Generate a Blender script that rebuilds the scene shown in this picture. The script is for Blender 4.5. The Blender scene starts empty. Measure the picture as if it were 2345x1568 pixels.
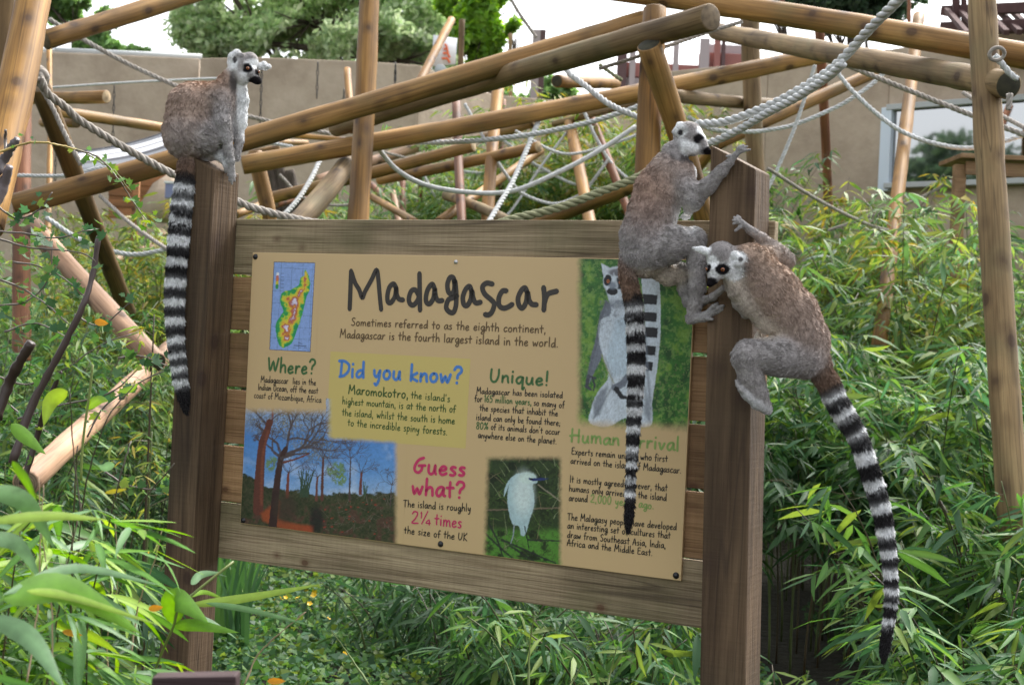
import bpy, math, random
import numpy as np
from mathutils import Matrix, Vector
random.seed(7); RNG = np.random.default_rng(7)
scn = bpy.context.scene
COL = scn.collection

# ---------------------------------------------------------------- camera
F_PX = 3200.0
CAM_Z = 1.5
PITCH, ROLL, YAW = math.radians(0.208), math.radians(2.70), math.radians(27.8146)
CR = (Matrix.Rotation(math.pi/2 - PITCH, 3, 'X') @ Matrix.Rotation(ROLL, 3, 'Z'))
CRn = np.array(CR)
CAMP = np.array([0, 0, CAM_Z])
cam = bpy.data.cameras.new('camera')
camo = bpy.data.objects.new('camera', cam)
COL.objects.link(camo)
camo.matrix_world = Matrix.Translation((0, 0, CAM_Z)) @ CR.to_4x4()
cam.sensor_width = 36.0
cam.lens = 36.0*F_PX/2345.0
cam.clip_start = 0.05; cam.clip_end = 600
cam.dof.use_dof = True
cam.dof.focus_distance = 3.75
cam.dof.aperture_fstop = 7.0
scn.camera = camo

# ---------------------------------------------------------------- light
SUN_EL, SUN_AZ = math.radians(52), math.radians(38)   # azimuth from +Y (view direction) to +X
w = bpy.data.worlds.new('World'); scn.world = w; w.use_nodes = True
nt = w.node_tree; nt.nodes.clear()
sky = nt.nodes.new('ShaderNodeTexSky'); sky.sky_type = 'NISHITA'; sky.sun_disc = False
sky.sun_elevation = SUN_EL; sky.sun_rotation = SUN_AZ
sky.air_density = 1.0; sky.dust_density = 4.0; sky.ozone_density = 1.0
hs = nt.nodes.new('ShaderNodeHueSaturation'); hs.inputs['Saturation'].default_value = 0.22
bgn = nt.nodes.new('ShaderNodeBackground'); bgn.inputs['Strength'].default_value = 0.15
wo = nt.nodes.new('ShaderNodeOutputWorld')
nt.links.new(sky.outputs[0], hs.inputs['Color']); nt.links.new(hs.outputs[0], bgn.inputs['Color'])
nt.links.new(bgn.outputs[0], wo.inputs['Surface'])
sun = bpy.data.lights.new('sun', 'SUN'); sun.energy = 1.5; sun.angle = math.radians(10)
sun.color = (1.0, .965, .91)
suno = bpy.data.objects.new('sun', sun); COL.objects.link(suno)
sd = Vector((math.sin(SUN_AZ)*math.cos(SUN_EL), math.cos(SUN_AZ)*math.cos(SUN_EL), math.sin(SUN_EL)))
suno.rotation_euler = sd.to_track_quat('Z', 'Y').to_euler()
suno.location = (6, 8, 12)
scn.view_settings.view_transform = 'Standard'; scn.view_settings.look = 'None'
scn.view_settings.gamma = 1; scn.view_settings.exposure = 1.58
scn.view_settings.use_curve_mapping = False
scn.cycles.max_bounces = 8

# ---------------------------------------------------------------- helpers
def P(px, py, d):
    v = np.array([(px-1172.5)/F_PX*d, (784-py)/F_PX*d, -d])
    return CAMP + CRn @ v
def proj(p):
    c = (np.asarray(p) - CAMP) @ CRn
    return 1172.5 + F_PX*c[..., 0]/-c[..., 2], 784 - F_PX*c[..., 1]/-c[..., 2], -c[..., 2]
def srgb(r, g, b):
    f = lambda c: (c/255/12.92) if c/255 <= .04045 else ((c/255+.055)/1.055)**2.4
    return (f(r), f(g), f(b))
def mesh_np(name, V, F, col=None, smooth=True, mat_idx=None):
    """V (n,3); F a list of arrays/lists of faces (each an (m,k) array)"""
    V = np.asarray(V, np.float32)
    if isinstance(F, np.ndarray): F = [F]
    F = [np.asarray(f, np.int32) for f in F if len(f)]
    me = bpy.data.meshes.new(name)
    me.vertices.add(len(V)); me.vertices.foreach_set('co', V.ravel())
    loops = np.concatenate([f.ravel() for f in F])
    tot = np.concatenate([np.full(len(f), f.shape[1], np.int32) for f in F])
    st = np.concatenate([[0], np.cumsum(tot)[:-1]]).astype(np.int32)
    me.loops.add(len(loops)); me.loops.foreach_set('vertex_index', loops)
    me.polygons.add(len(tot)); me.polygons.foreach_set('loop_start', st); me.polygons.foreach_set('loop_total', tot)
    if smooth: me.polygons.foreach_set('use_smooth', np.ones(len(tot), bool))
    if mat_idx is not None: me.polygons.foreach_set('material_index', np.asarray(mat_idx, np.int32))
    me.update(calc_edges=True)
    if col is not None:
        c = np.ones((len(V), 4), np.float32); c[:, :3] = col
        a = me.color_attributes.new('Col', 'FLOAT_COLOR', 'POINT'); a.data.foreach_set('color', c.ravel())
    return me
def obj(name, me, mat=None, parent=None, loc=None):
    o = bpy.data.objects.new(name, me); COL.objects.link(o)
    if mat is not None and me is not None and len(me.materials) == 0:
        for m in (mat if isinstance(mat, (list, tuple)) else [mat]): me.materials.append(m)
    if parent is not None: o.parent = parent
    if loc is not None: o.location = loc
    return o
def empty(name, loc=(0, 0, 0), rz=0):
    o = bpy.data.objects.new(name, None); COL.objects.link(o); o.location = loc; o.rotation_euler = (0, 0, rz)
    o.empty_display_size = .1
    return o
def tag(o, label=None, cat=None, group=None, kind=None):
    if label: o['label'] = label
    if cat: o['category'] = cat
    if group: o['group'] = group
    if kind: o['kind'] = kind
    return o
def box_vf(x0, x1, y0, y1, z0, z1, off=0):
    V = np.array([[x, y, z] for z in (z0, z1) for y in (y0, y1) for x in (x0, x1)], float)
    F = np.array([[0, 2, 3, 1], [4, 5, 7, 6], [0, 1, 5, 4], [2, 6, 7, 3], [0, 4, 6, 2], [1, 3, 7, 5]])+off
    return V, F
def bevel_box(name, V8, bev=.003):
    bev = max(bev, 1e-5)
    """box from 8 corners in box_vf order, bevelled edges"""
    import bmesh
    bm = bmesh.new(); vs = [bm.verts.new(v) for v in V8]
    for f in [[0, 2, 3, 1], [4, 5, 7, 6], [0, 1, 5, 4], [2, 6, 7, 3], [0, 4, 6, 2], [1, 3, 7, 5]]:
        bm.faces.new([vs[i] for i in f])
    bmesh.ops.bevel(bm, geom=bm.edges[:], offset=bev, segments=2, affect='EDGES', profile=.6)
    bmesh.ops.recalc_face_normals(bm, faces=bm.faces[:])
    me = bpy.data.meshes.new(name); bm.to_mesh(me); bm.free(); return me
def boxm(name, x0, x1, y0, y1, z0, z1, bev=.003):
    return bevel_box(name, box_vf(x0, x1, y0, y1, z0, z1)[0], bev)
def catmull(pts, n):
    """resample polyline through pts (k,d) smoothly, n samples per segment"""
    p = np.asarray(pts, float)
    if len(p) == 2:
        t = np.linspace(0, 1, n+1)[:, None]; return p[0]*(1-t)+p[1]*t
    q = np.vstack([2*p[0]-p[1], p, 2*p[-1]-p[-2]]); out = []
    for i in range(1, len(q)-2):
        t = np.linspace(0, 1, n, endpoint=False)[:, None]
        a, b, c, d = q[i-1], q[i], q[i+1], q[i+2]
        out.append(.5*((2*b)+(-a+c)*t+(2*a-5*b+4*c-d)*t**2+(-a+3*b-3*c+d)*t**3))
    out.append(p[-1:]); return np.vstack(out)
def nrm(v): 
    v = np.asarray(v, float); return v/np.maximum(np.linalg.norm(v, axis=-1, keepdims=True), 1e-9)
def frames(pts):
    T = nrm(np.gradient(pts, axis=0)); N = np.zeros_like(T)
    a = np.array([0, 0, 1.]) if abs(T[0, 2]) < .9 else np.array([1., 0, 0])
    n = nrm(np.cross(T[0], a))
    for i in range(len(T)):
        n = nrm(n - T[i]*np.dot(n, T[i])); N[i] = n
    return T, N, np.cross(T, N)
def tube_vf(pts, rad, sides=8, off=0, caps=True):
    pts = np.asarray(pts, float); n = len(pts); rad = np.broadcast_to(np.asarray(rad, float), (n,))
    T, N, B = frames(pts)
    a = np.linspace(0, 2*np.pi, sides, endpoint=False)
    V = pts[:, None]+rad[:, None, None]*(N[:, None]*np.cos(a)[None, :, None]+B[:, None]*np.sin(a)[None, :, None])
    V = V.reshape(-1, 3)
    i = np.arange(n-1)[:, None]*sides; j = np.arange(sides)[None]; j2 = (j+1) % sides
    Q = np.stack([i+j, i+j2, i+sides+j2, i+sides+j], -1).reshape(-1, 4)+off
    if caps:
        V = np.vstack([V, pts[0], pts[-1]]); c0 = n*sides
        jj = np.arange(sides); k2 = (jj+1) % sides
        T1 = np.stack([np.full(sides, c0), k2, jj], 1)+off
        T2 = np.stack([np.full(sides, c0+1), (n-1)*sides+jj, (n-1)*sides+k2], 1)+off
        return V, Q, np.vstack([T1, T2])
    return V, Q, np.zeros((0, 3), int)
class MB:
    def __init__(s): s.V = []; s.Q = []; s.T = []; s.C = []; s.n = 0
    def add(s, V, Q=None, T=None, c=None):
        s.V.append(V)
        if Q is not None and len(Q): s.Q.append(np.asarray(Q)+s.n)
        if T is not None and len(T): s.T.append(np.asarray(T)+s.n)
        if c is not None:
            c = np.asarray(c, float); s.C.append(np.broadcast_to(c, (len(V), 3)) if c.ndim == 1 else c)
        s.n += len(V)
    def tube(s, pts, rad, sides=8, c=None, caps=True):
        V, Q, T = tube_vf(pts, rad, sides, 0, caps); s.add(V, Q, T, c)
    def box(s, x0, x1, y0, y1, z0, z1, c=None):
        V, F = box_vf(x0, x1, y0, y1, z0, z1); s.add(V, F, None, c)
    def mesh(s, name, smooth=True):
        F = []
        if s.Q: F.append(np.vstack(s.Q))
        if s.T: F.append(np.vstack(s.T))
        return mesh_np(name, np.vstack(s.V), F, np.vstack(s.C) if s.C else None, smooth)
# ---- value noise in numpy
def vnoise(X, Y, seed=0, s=1.0):
    X = np.asarray(X)/s; Y = np.asarray(Y)/s
    xi = np.floor(X).astype(int); yi = np.floor(Y).astype(int); fx = X-xi; fy = Y-yi
    fx = fx*fx*(3-2*fx); fy = fy*fy*(3-2*fy)
    def h(a, b):
        n = (a*374761393 + b*668265263 + seed*1442695041) & 0xffffffff
        n = ((n ^ (n >> 13))*1274126177) & 0xffffffff
        return ((n ^ (n >> 16)) & 0xffff)/65535.0
    return (h(xi, yi)*(1-fx)+h(xi+1, yi)*fx)*(1-fy)+(h(xi, yi+1)*(1-fx)+h(xi+1, yi+1)*fx)*fy
def fnoise(X, Y, seed=0, s=1.0, o=4):
    r = 0; a = .5; t = 0
    for i in range(o):
        r = r+a*vnoise(X, Y, seed+i*17, s/2**i); t += a; a *= .6
    return r/t
# ---------------------------------------------------------------- materials
def newmat(name):
    m = bpy.data.materials.new(name); m.use_nodes = True
    nt = m.node_tree; b = nt.nodes['Principled BSDF']
    return m, nt, b, nt.nodes.new, nt.links.new
def ramp(nt, stops):
    r = nt.nodes.new('ShaderNodeValToRGB'); e = r.color_ramp.elements
    while len(e) < len(stops): e.new(.5)
    for k, (p, c) in enumerate(stops):
        e[k].position = p; e[k].color = (*c, 1) if len(c) == 3 else c
    return r
def flat(name, c, rough=.6, metal=0, spec=.5):
    m, nt, b, N, L = newmat(name)
    b.inputs['Base Color'].default_value = (*c, 1); b.inputs['Roughness'].default_value = rough
    b.inputs['Metallic'].default_value = metal; b.inputs['Specular IOR Level'].default_value = spec
    return m
def mixc(nt, kind, fac, a, b):
    m = nt.nodes.new('ShaderNodeMix'); m.data_type = 'RGBA'; m.blend_type = kind
    for k, v in ((0, fac), (6, a), (7, b)):
        if hasattr(v, 'is_linked') or hasattr(v, 'links'): nt.links.new(v, m.inputs[k])
        elif k == 0: m.inputs[0].default_value = v
        else: m.inputs[k].default_value = (*v, 1)
    return m.outputs[2]
def wood(name, ca, cb, axis='Z', grain=60, knot=(.05, .025, .015), green=(.09, .11, .04), greenamt=.35,
         rough=.75, bump=.4, knotscale=5, knotsize=.1, crack=True, sawn=False):
    """timber whose grain runs along one local axis; per-object tone variation"""
    m, nt, b, N, L = newmat(name)
    tc = N('ShaderNodeTexCoord'); oi = N('ShaderNodeObjectInfo')
    add = N('ShaderNodeVectorMath'); add.operation = 'ADD'
    mul = N('ShaderNodeVectorMath'); mul.operation = 'SCALE'; mul.inputs['Scale'].default_value = 37.0
    cmb = N('ShaderNodeCombineXYZ')
    for i in range(3): L(oi.outputs['Random'], cmb.inputs[i])
    L(cmb.outputs[0], mul.inputs[0]); L(tc.outputs['Object'], add.inputs[0]); L(mul.outputs[0], add.inputs[1])
    def stretched(sc_across, sc_along):
        mp = N('ShaderNodeMapping'); s = [sc_across]*3; s['XYZ'.index(axis)] = sc_along
        mp.inputs['Scale'].default_value = s; L(add.outputs[0], mp.inputs['Vector']); return mp.outputs[0]
    n1 = N('ShaderNodeTexNoise'); n1.inputs['Scale'].default_value = 1; n1.inputs['Detail'].default_value = 5
    n1.inputs['Distortion'].default_value = .6
    L(stretched(grain, grain*.055), n1.inputs['Vector'])
    r1 = ramp(nt, [(.25, ca), (.75, cb)]); L(n1.outputs['Fac'], r1.inputs[0])
    n2 = N('ShaderNodeTexNoise'); n2.inputs['Scale'].default_value = 1; n2.inputs['Detail'].default_value = 4
    L(stretched(7, 1.6), n2.inputs['Vector'])
    r2 = ramp(nt, [(.32, (.50, .46, .42)), (.68, (1.2, 1.14, 1.04))]); L(n2.outputs['Fac'], r2.inputs[0])
    c = mixc(nt, 'MULTIPLY', 1.0, r1.outputs[0], r2.outputs[0])
    # fine dark fibres
    n3 = N('ShaderNodeTexNoise'); n3.inputs['Scale'].default_value = 1; n3.inputs['Detail'].default_value = 3
    L(stretched(grain*4, grain*.08), n3.inputs['Vector'])
    r3 = ramp(nt, [(.36, (.55, .5, .46)), (.5, (1, 1, 1))]); L(n3.outputs['Fac'], r3.inputs[0])
    c = mixc(nt, 'MULTIPLY', .6, c, r3.outputs[0])
    # algae and dirt
    n4 = N('ShaderNodeTexNoise'); n4.inputs['Scale'].default_value = 3.2; n4.inputs['Detail'].default_value = 6
    L(add.outputs[0], n4.inputs['Vector'])
    r4 = ramp(nt, [(.5, (0, 0, 0)), (.72, (1, 1, 1))]); L(n4.outputs['Fac'], r4.inputs[0])
    g = N('ShaderNodeMath'); g.operation = 'MULTIPLY'; g.inputs[1].default_value = greenamt; L(r4.outputs[0], g.inputs[0])
    c = mixc(nt, 'MIX', g.outputs[0], c, green)
    # knots
    vo = N('ShaderNodeTexVoronoi'); vo.feature = 'F1'; vo.inputs['Scale'].default_value = 1; vo.inputs['Randomness'].default_value = 1
    L(stretched(knotscale, knotscale*.75), vo.inputs['Vector'])
    r5 = ramp(nt, [(knotsize*.9, (1, 1, 1)), (knotsize*1.25, (.5, .5, .5)), (knotsize*2.4, (0, 0, 0))]); L(vo.outputs['Distance'], r5.inputs[0])
    kf = N('ShaderNodeMath'); kf.operation = 'MULTIPLY'; kf.inputs[1].default_value = .8; L(r5.outputs[0], kf.inputs[0])
    c = mixc(nt, 'MIX', kf.outputs[0], c, knot)
    # object tone
    mr = N('ShaderNodeMapRange'); mr.inputs['To Min'].default_value = .78; mr.inputs['To Max'].default_value = 1.15
    L(oi.outputs['Random'], mr.inputs['Value'])
    cc = N('ShaderNodeCombineColor'); 
    for i in range(3): L(mr.outputs[0], cc.inputs[i])
    c = mixc(nt, 'MULTIPLY', 1.0, c, cc.outputs[0])
    hgt = n3.outputs['Fac']
    if crack:
        n6 = N('ShaderNodeTexNoise'); n6.inputs['Scale'].default_value = 1; n6.inputs['Detail'].default_value = 1
        L(stretched(16, .35), n6.inputs['Vector'])
        r6 = ramp(nt, [(.492, (0, 0, 0)), (.499, (1, 1, 1)), (.503, (1, 1, 1)), (.51, (0, 0, 0))]); L(n6.outputs['Fac'], r6.inputs[0])
        kf2 = N('ShaderNodeMath'); kf2.operation = 'MULTIPLY'; kf2.inputs[1].default_value = .55; L(r6.outputs[0], kf2.inputs[0])
        c = mixc(nt, 'MIX', kf2.outputs[0], c, (.035, .022, .014))
    if sawn:
        n7 = N('ShaderNodeTexNoise'); n7.inputs['Scale'].default_value = 1; n7.inputs['Detail'].default_value = 2
        mp = N('ShaderNodeMapping'); s = [9, 9, 9]; s['XYZ'.index(axis)] = 130; mp.inputs['Scale'].default_value = s
        L(add.outputs[0], mp.inputs['Vector']); L(mp.outputs[0], n7.inputs['Vector'])
        r7 = ramp(nt, [(.35, (.72, .70, .68)), (.6, (1.05, 1.05, 1.05))]); L(n7.outputs['Fac'], r7.inputs[0])
        c = mixc(nt, 'MULTIPLY', .22 if axis == 'X' else .12, c, r7.outputs[0])
        am = N('ShaderNodeMath'); am.operation = 'ADD'; L(n3.outputs['Fac'], am.inputs[0]); sm = N('ShaderNodeMath'); sm.operation = 'MULTIPLY'; sm.inputs[1].default_value = .25; L(n7.outputs['Fac'], sm.inputs[0]); L(sm.outputs[0], am.inputs[1]); hgt = am.outputs[0]
    L(c, b.inputs['Base Color']); b.inputs['Roughness'].default_value = rough
    b.inputs['Specular IOR Level'].default_value = .35
    bp = N('ShaderNodeBump'); bp.inputs['Strength'].default_value = bump*1.5; bp.inputs['Distance'].default_value = .004
    L(hgt, bp.inputs['Height']); L(bp.outputs[0], b.inputs['Normal'])
    return m
def endgrain(name, ca, cb):
    m, nt, b, N, L = newmat(name)
    tc = N('ShaderNodeTexCoord'); wv = N('ShaderNodeTexWave'); wv.wave_type = 'RINGS'; wv.rings_direction = 'Z'
    wv.inputs['Scale'].default_value = 38; wv.inputs['Distortion'].default_value = 2.5; wv.inputs['Detail'].default_value = 2
    L(tc.outputs['Object'], wv.inputs['Vector'])
    r = ramp(nt, [(.2, ca), (.8, cb)]); L(wv.outputs['Fac'], r.inputs[0])
    n = N('ShaderNodeTexNoise'); n.inputs['Scale'].default_value = 22; n.inputs['Detail'].default_value = 5; L(tc.outputs['Object'], n.inputs['Vector'])
    r2 = ramp(nt, [(.35, (.5, .5, .5)), (.65, (1.1, 1.1, 1.1))]); L(n.outputs['Fac'], r2.inputs[0])
    L(mixc(nt, 'MULTIPLY', 1, r.outputs[0], r2.outputs[0]), b.inputs['Base Color']); b.inputs['Roughness'].default_value = .9
    return m
def attr_mat(name, rough=.5, trans=0.0, spec=.5, bump=0, bscale=200, var=0.0, sheen=0.0, tcol=1.0):
    m, nt, b, N, L = newmat(name)
    a = N('ShaderNodeAttribute'); a.attribute_name = 'Col'; c = a.outputs['Color']
    if var:
        tc = N('ShaderNodeTexCoord')
        n = N('ShaderNodeTexNoise'); n.inputs['Scale'].default_value = bscale; n.inputs['Detail'].default_value = 3
        L(tc.outputs['Object'], n.inputs['Vector'])
        r = ramp(nt, [(.3, (1-var,)*3), (.7, (1+var,)*3)]); L(n.outputs['Fac'], r.inputs[0])
        c = mixc(nt, 'MULTIPLY', 1, c, r.outputs[0])
    L(c, b.inputs['Base Color']); b.inputs['Roughness'].default_value = rough; b.inputs['Specular IOR Level'].default_value = spec
    if sheen: b.inputs['Sheen Weight'].default_value = sheen; b.inputs['Sheen Roughness'].default_value = .5
    if bump:
        tc = N('ShaderNodeTexCoord'); n = N('ShaderNodeTexNoise'); n.inputs['Scale'].default_value = bscale; n.inputs['Detail'].default_value = 4
        L(tc.outputs['Object'], n.inputs['Vector'])
        bp = N('ShaderNodeBump'); bp.inputs['Strength'].default_value = bump; bp.inputs['Distance'].default_value = .003
        L(n.outputs['Fac'], bp.inputs['Height']); L(bp.outputs[0], b.inputs['Normal'])
    if trans:
        t = N('ShaderNodeBsdfTranslucent'); mx = N('ShaderNodeMixShader'); mx.inputs[0].default_value = trans
        hsv = N('ShaderNodeHueSaturation'); hsv.inputs['Saturation'].default_value = 1.15; hsv.inputs['Value'].default_value = tcol
        hsv.inputs['Hue'].default_value = .485
        L(c, hsv.inputs['Color']); L(hsv.outputs[0], t.inputs['Color'])
        o = nt.nodes['Material Output']; L(b.outputs[0], mx.inputs[1]); L(t.outputs[0], mx.inputs[2]); L(mx.outputs[0], o.inputs['Surface'])
    return m
def noisy(name, stops, scale=3, detail=6, rough=.9, bump=.3, bdist=.01, bscale=None, coords='Object', vscale=None):
    m, nt, b, N, L = newmat(name)
    tc = N('ShaderNodeTexCoord'); vec = tc.outputs[coords]
    if vscale:
        mp = N('ShaderNodeMapping'); mp.inputs['Scale'].default_value = vscale; L(vec, mp.inputs['Vector']); vec = mp.outputs[0]
    n = N('ShaderNodeTexNoise'); n.inputs['Scale'].default_value = scale; n.inputs['Detail'].default_value = detail; n.inputs['Roughness'].default_value = .65
    L(vec, n.inputs['Vector']); r = ramp(nt, stops); L(n.outputs['Fac'], r.inputs[0]); L(r.outputs[0], b.inputs['Base Color'])
    b.inputs['Roughness'].default_value = rough; b.inputs['Specular IOR Level'].default_value = .3
    n2 = N('ShaderNodeTexNoise'); n2.inputs['Scale'].default_value = bscale or scale*8; n2.inputs['Detail'].default_value = 5; L(tc.outputs[coords], n2.inputs['Vector'])
    bp = N('ShaderNodeBump'); bp.inputs['Strength'].default_value = bump; bp.inputs['Distance'].default_value = bdist
    L(n2.outputs['Fac'], bp.inputs['Height']); L(bp.outputs[0], b.inputs['Normal'])
    return m
M = {}
M['log'] = wood('pine_log', (.21, .115, .036), (.47, .28, .10), grain=26, greenamt=.5, green=(.15, .125, .05), knotscale=7.5, knotsize=.15, bump=.25, rough=.6)
M['log_orange'] = wood('orange_log', (.26, .13, .03), (.48, .275, .08), grain=26, greenamt=.3, green=(.16, .11, .05), knotscale=7.5, knotsize=.15, bump=.25, rough=.6)
M['log_red'] = wood('red_brown_log', (.20, .085, .045), (.31, .14, .075), grain=28, greenamt=.2, green=(.12, .10, .06), knotscale=7.5, knotsize=.14, bump=.25, rough=.65)
M['log_grey'] = wood('weathered_log', (.19, .13, .065), (.36, .265, .14), grain=30, greenamt=.45, green=(.15, .145, .07), knotscale=7.5, knotsize=.15, bump=.35, rough=.75)
M['log_dark'] = wood('dark_damp_log', (.12, .075, .028), (.21, .135, .055), grain=28, greenamt=.5, green=(.07, .07, .025), knotscale=7.5, knotsize=.15, bump=.3, rough=.7)
M['log_pale'] = wood('pale_peeled_log', (.36, .215, .14), (.58, .39, .27), grain=28, greenamt=.1, green=(.35, .28, .18), knotscale=7.5, knotsize=.14, bump=.2, rough=.6)
M['end'] = endgrain('log_end_grain', (.16, .115, .07), (.25, .19, .12))
M['end_pale'] = endgrain('pale_end_grain', (.40, .29, .16), (.52, .40, .24))
M['end_dark'] = endgrain('mossy_end_grain', (.03, .03, .017), (.06, .055, .03))
M['plank'] = wood('sawn_plank', (.26, .21, .135), (.47, .39, .27), axis='X', grain=55, greenamt=.55, green=(.12, .12, .05), knotscale=10, knotsize=.075, knot=(.10, .045, .025), crack=True, sawn=True, bump=.5, rough=.8)
M['plank_orange'] = wood('warm_plank', (.30, .18, .09), (.44, .28, .155), axis='X', grain=55, greenamt=.3, green=(.12, .12, .05), knotscale=10, knotsize=.075, knot=(.10, .045, .025), crack=False, sawn=True, bump=.5, rough=.8)
M['post'] = wood('sawn_post', (.085, .056, .033), (.175, .12, .074), axis='Z', grain=50, greenamt=.22, green=(.09, .08, .05), knotscale=8, knotsize=.12, knot=(.05, .028, .02), crack=True, sawn=True, bump=.6, rough=.8)
M['bark'] = noisy('bark', [(.3, (.05, .038, .028)), (.7, (.13, .105, .085))], scale=30, bump=.7, bdist=.01, vscale=(1, 1, .25))
M['leaf'] = attr_mat('leaf', rough=.52, trans=.4, spec=.28, tcol=1.35)
M['leaf_big'] = attr_mat('broad_bamboo_leaf', rough=.46, trans=.4, spec=.38, var=.12, bscale=60, tcol=1.3)
M['foliage'] = attr_mat('tree_foliage', rough=.5, trans=.5, spec=.5, tcol=2.0)
M['cane'] = attr_mat('cane', rough=.45)
M['fur_skin'] = attr_mat('fur_base', rough=.95, spec=.1, bump=.8, bscale=260, var=.25)
M['fur'] = attr_mat('fur', rough=.75, spec=.25, sheen=.15)
M['eye'] = attr_mat('eye', rough=.08, spec=.8)
M['print'] = attr_mat('printed_panel', rough=.38, spec=.4)
M['rope_white'] = noisy('pale_rope', [(.3, (.42, .43, .42)), (.7, (.66, .68, .68))], scale=40, bump=.4, bdist=.002)
M['rope_grey'] = noisy('grey_rope', [(.3, (.24, .21, .18)), (.7, (.42, .39, .35))], scale=40, bump=.5, bdist=.002)
M['rope_green'] = noisy('mossy_rope', [(.3, (.14, .15, .08)), (.7, (.27, .27, .16))], scale=30, bump=.5, bdist=.002)
M['render'] = noisy('mud_coloured_render', [(.3, (.34, .265, .195)), (.5, (.45, .36, .27)), (.72, (.56, .46, .355))], scale=1.6, detail=8, bump=.35, bdist=.02, bscale=14)
M['soil'] = noisy('soil', [(.3, (.010, .009, .006)), (.6, (.022, .019, .011)), (.8, (.03, .034, .014))], scale=2.5, bump=.8, bdist=.05)  # ground colour kept near black, standing in for deep shade under the bamboo
M['white_metal'] = flat('white_frame', (.62, .70, .78), .4)
M['black_bolt'] = flat('black_plastic', (.012, .012, .014), .35)
M['steel'] = flat('steel_screw', (.55, .55, .55), .35, .8)
M['coping'] = flat('pale_coping', (.45, .47, .46), .6)
M['chain'] = flat('dark_chain', (.05, .045, .04), .6)
M['rust_beam'] = noisy('purple_brown_beam', [(.3, (.06, .03, .028)), (.7, (.11, .06, .055))], scale=6, bump=.2)
M['tan'] = flat('tan_print', (.44, .31, .15), .4)
def make_glass():
    m, nt, b, N, L = newmat('dark_window_glass')
    b.inputs['Base Color'].default_value = (.008, .01, .01, 1); b.inputs['Roughness'].default_value = .03
    b.inputs['Specular IOR Level'].default_value = 1.0; b.inputs['IOR'].default_value = 2.6
    return m
M['glass'] = make_glass()
# ---------------------------------------------------------------- the sign
TLW = np.array([-0.72643668, 3.87098113, 1.70083001])
SU = np.array([math.cos(YAW), -math.sin(YAW), 0]); SY = np.array([math.sin(YAW), math.cos(YAW), 0])
SO = np.array([TLW[0], TLW[1], 0.0])
PW, PH, PZ1 = 1.29855, .75, TLW[2]; PZ0 = PZ1-PH
def sp(px, py, y0=0.0):
    """image point -> local (x, z) on the sign plane local y = y0"""
    r = CRn @ np.array([(px-1172.5)/F_PX, (784-py)/F_PX, -1.0]); o = CAMP-SO
    t = (y0-o@SY)/(r@SY); p = o+r*t
    return float(p@SU), float(p[2])
def s2w(x, y, z): return SO+SU*x+SY*y+np.array([0, 0, z])
def s2px(X, Y, Z):
    p = SO+np.asarray(X)[..., None]*SU+np.asarray(Y)[..., None]*SY+np.asarray(Z)[..., None]*np.array([0, 0, 1.])
    a, b, _ = proj(p); return a, b
sign = empty('information_sign', SO, -YAW)
tag(sign, 'large wooden information sign headed Madagascar between two square timber posts', 'sign')
YF, YB = -.105, .004
def post(tl, tr, bl, br, topdrop):
    xa, za = sp(*tl, YF); xb, zb = sp(*tr, YF); xc, zc = sp(*bl, YF); xd, zd = sp(*br, YF)
    s = (xc-xa)/(zc-za); L = lambda z: xa+(z-za)*s; wd = ((xb-xa-(zb-za)*s)+(xd-L(zd)))/2
    V = []
    for k, z in ((0, -.3), (1, None)):
        for y in (YF, YB):
            for j in (0, 1):
                zz = z if z is not None else (za if j == 0 else za-topdrop)
                V.append([L(zz)+j*wd, y, zz])
    me = bevel_box('post', V, .004)
    me.transform(Matrix.Translation((-L(0)-wd/2, 0, 0)))
    o = obj('post', me, M['post'], sign, (L(0)+wd/2, 0, 0))
    return L, wd, za
# left post: front face then right side face; its top slopes to the right like the other one
Ll, lw, lz = post((428, 352), (483, 372), (371.5, 1384), (443, 1384), .045)
Lr, rw, rz = post((1627, 332), (1730, 379), (1602, 1568), (1706, 1568), .055)
xl = Ll(1.6)+.02; xr = sp(1776, 520, .01)[0]
zt1 = sp(900, 503, .006)[1]; zt0 = sp(550, 630, .006)[1]
gz = [sp(552, y, .006)[1] for y in (630, 759, 890, 1020, 1155)]
zb1 = gz[-1]; zb0 = sp(1050, 1357, .006)[1]
def rail(name, z1, z0, mat, x1=None, y0=.006, th=.028):
    xm = (xl+(x1 or xr))/2
    me = boxm(name, xl-xm, (x1 or xr)-xm, y0, y0+th, z0-z1, 0, .003)
    # slight waviness so that the edges are not ruler straight
    return obj(name, me, mat, sign, (xm, 0, z1))
rail('rail', zt1, zt0+.003, M['plank']); rail('rail', zb1-.002, zb0, M['plank'])
for a, b_ in zip(gz[:-1], gz[1:]):
    rail('board', a-.005, b_+.004, M['plank_orange'], x1=Lr(1.3)+rw-.01, y0=.0075, th=.024)
pan = obj('panel', boxm('panel', 0, PW, -.0045, .0055, PZ0, PZ1, .0015), M['print'], sign)
me = pan.data
TAN = np.array(srgb(205, 176, 130)); YEL = np.array(srgb(206, 185, 112))
a = me.color_attributes.new('Col', 'FLOAT_COLOR', 'POINT')
a.data.foreach_set('color', np.tile(np.array([*TAN, 1], np.float32), len(me.vertices)))
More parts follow.
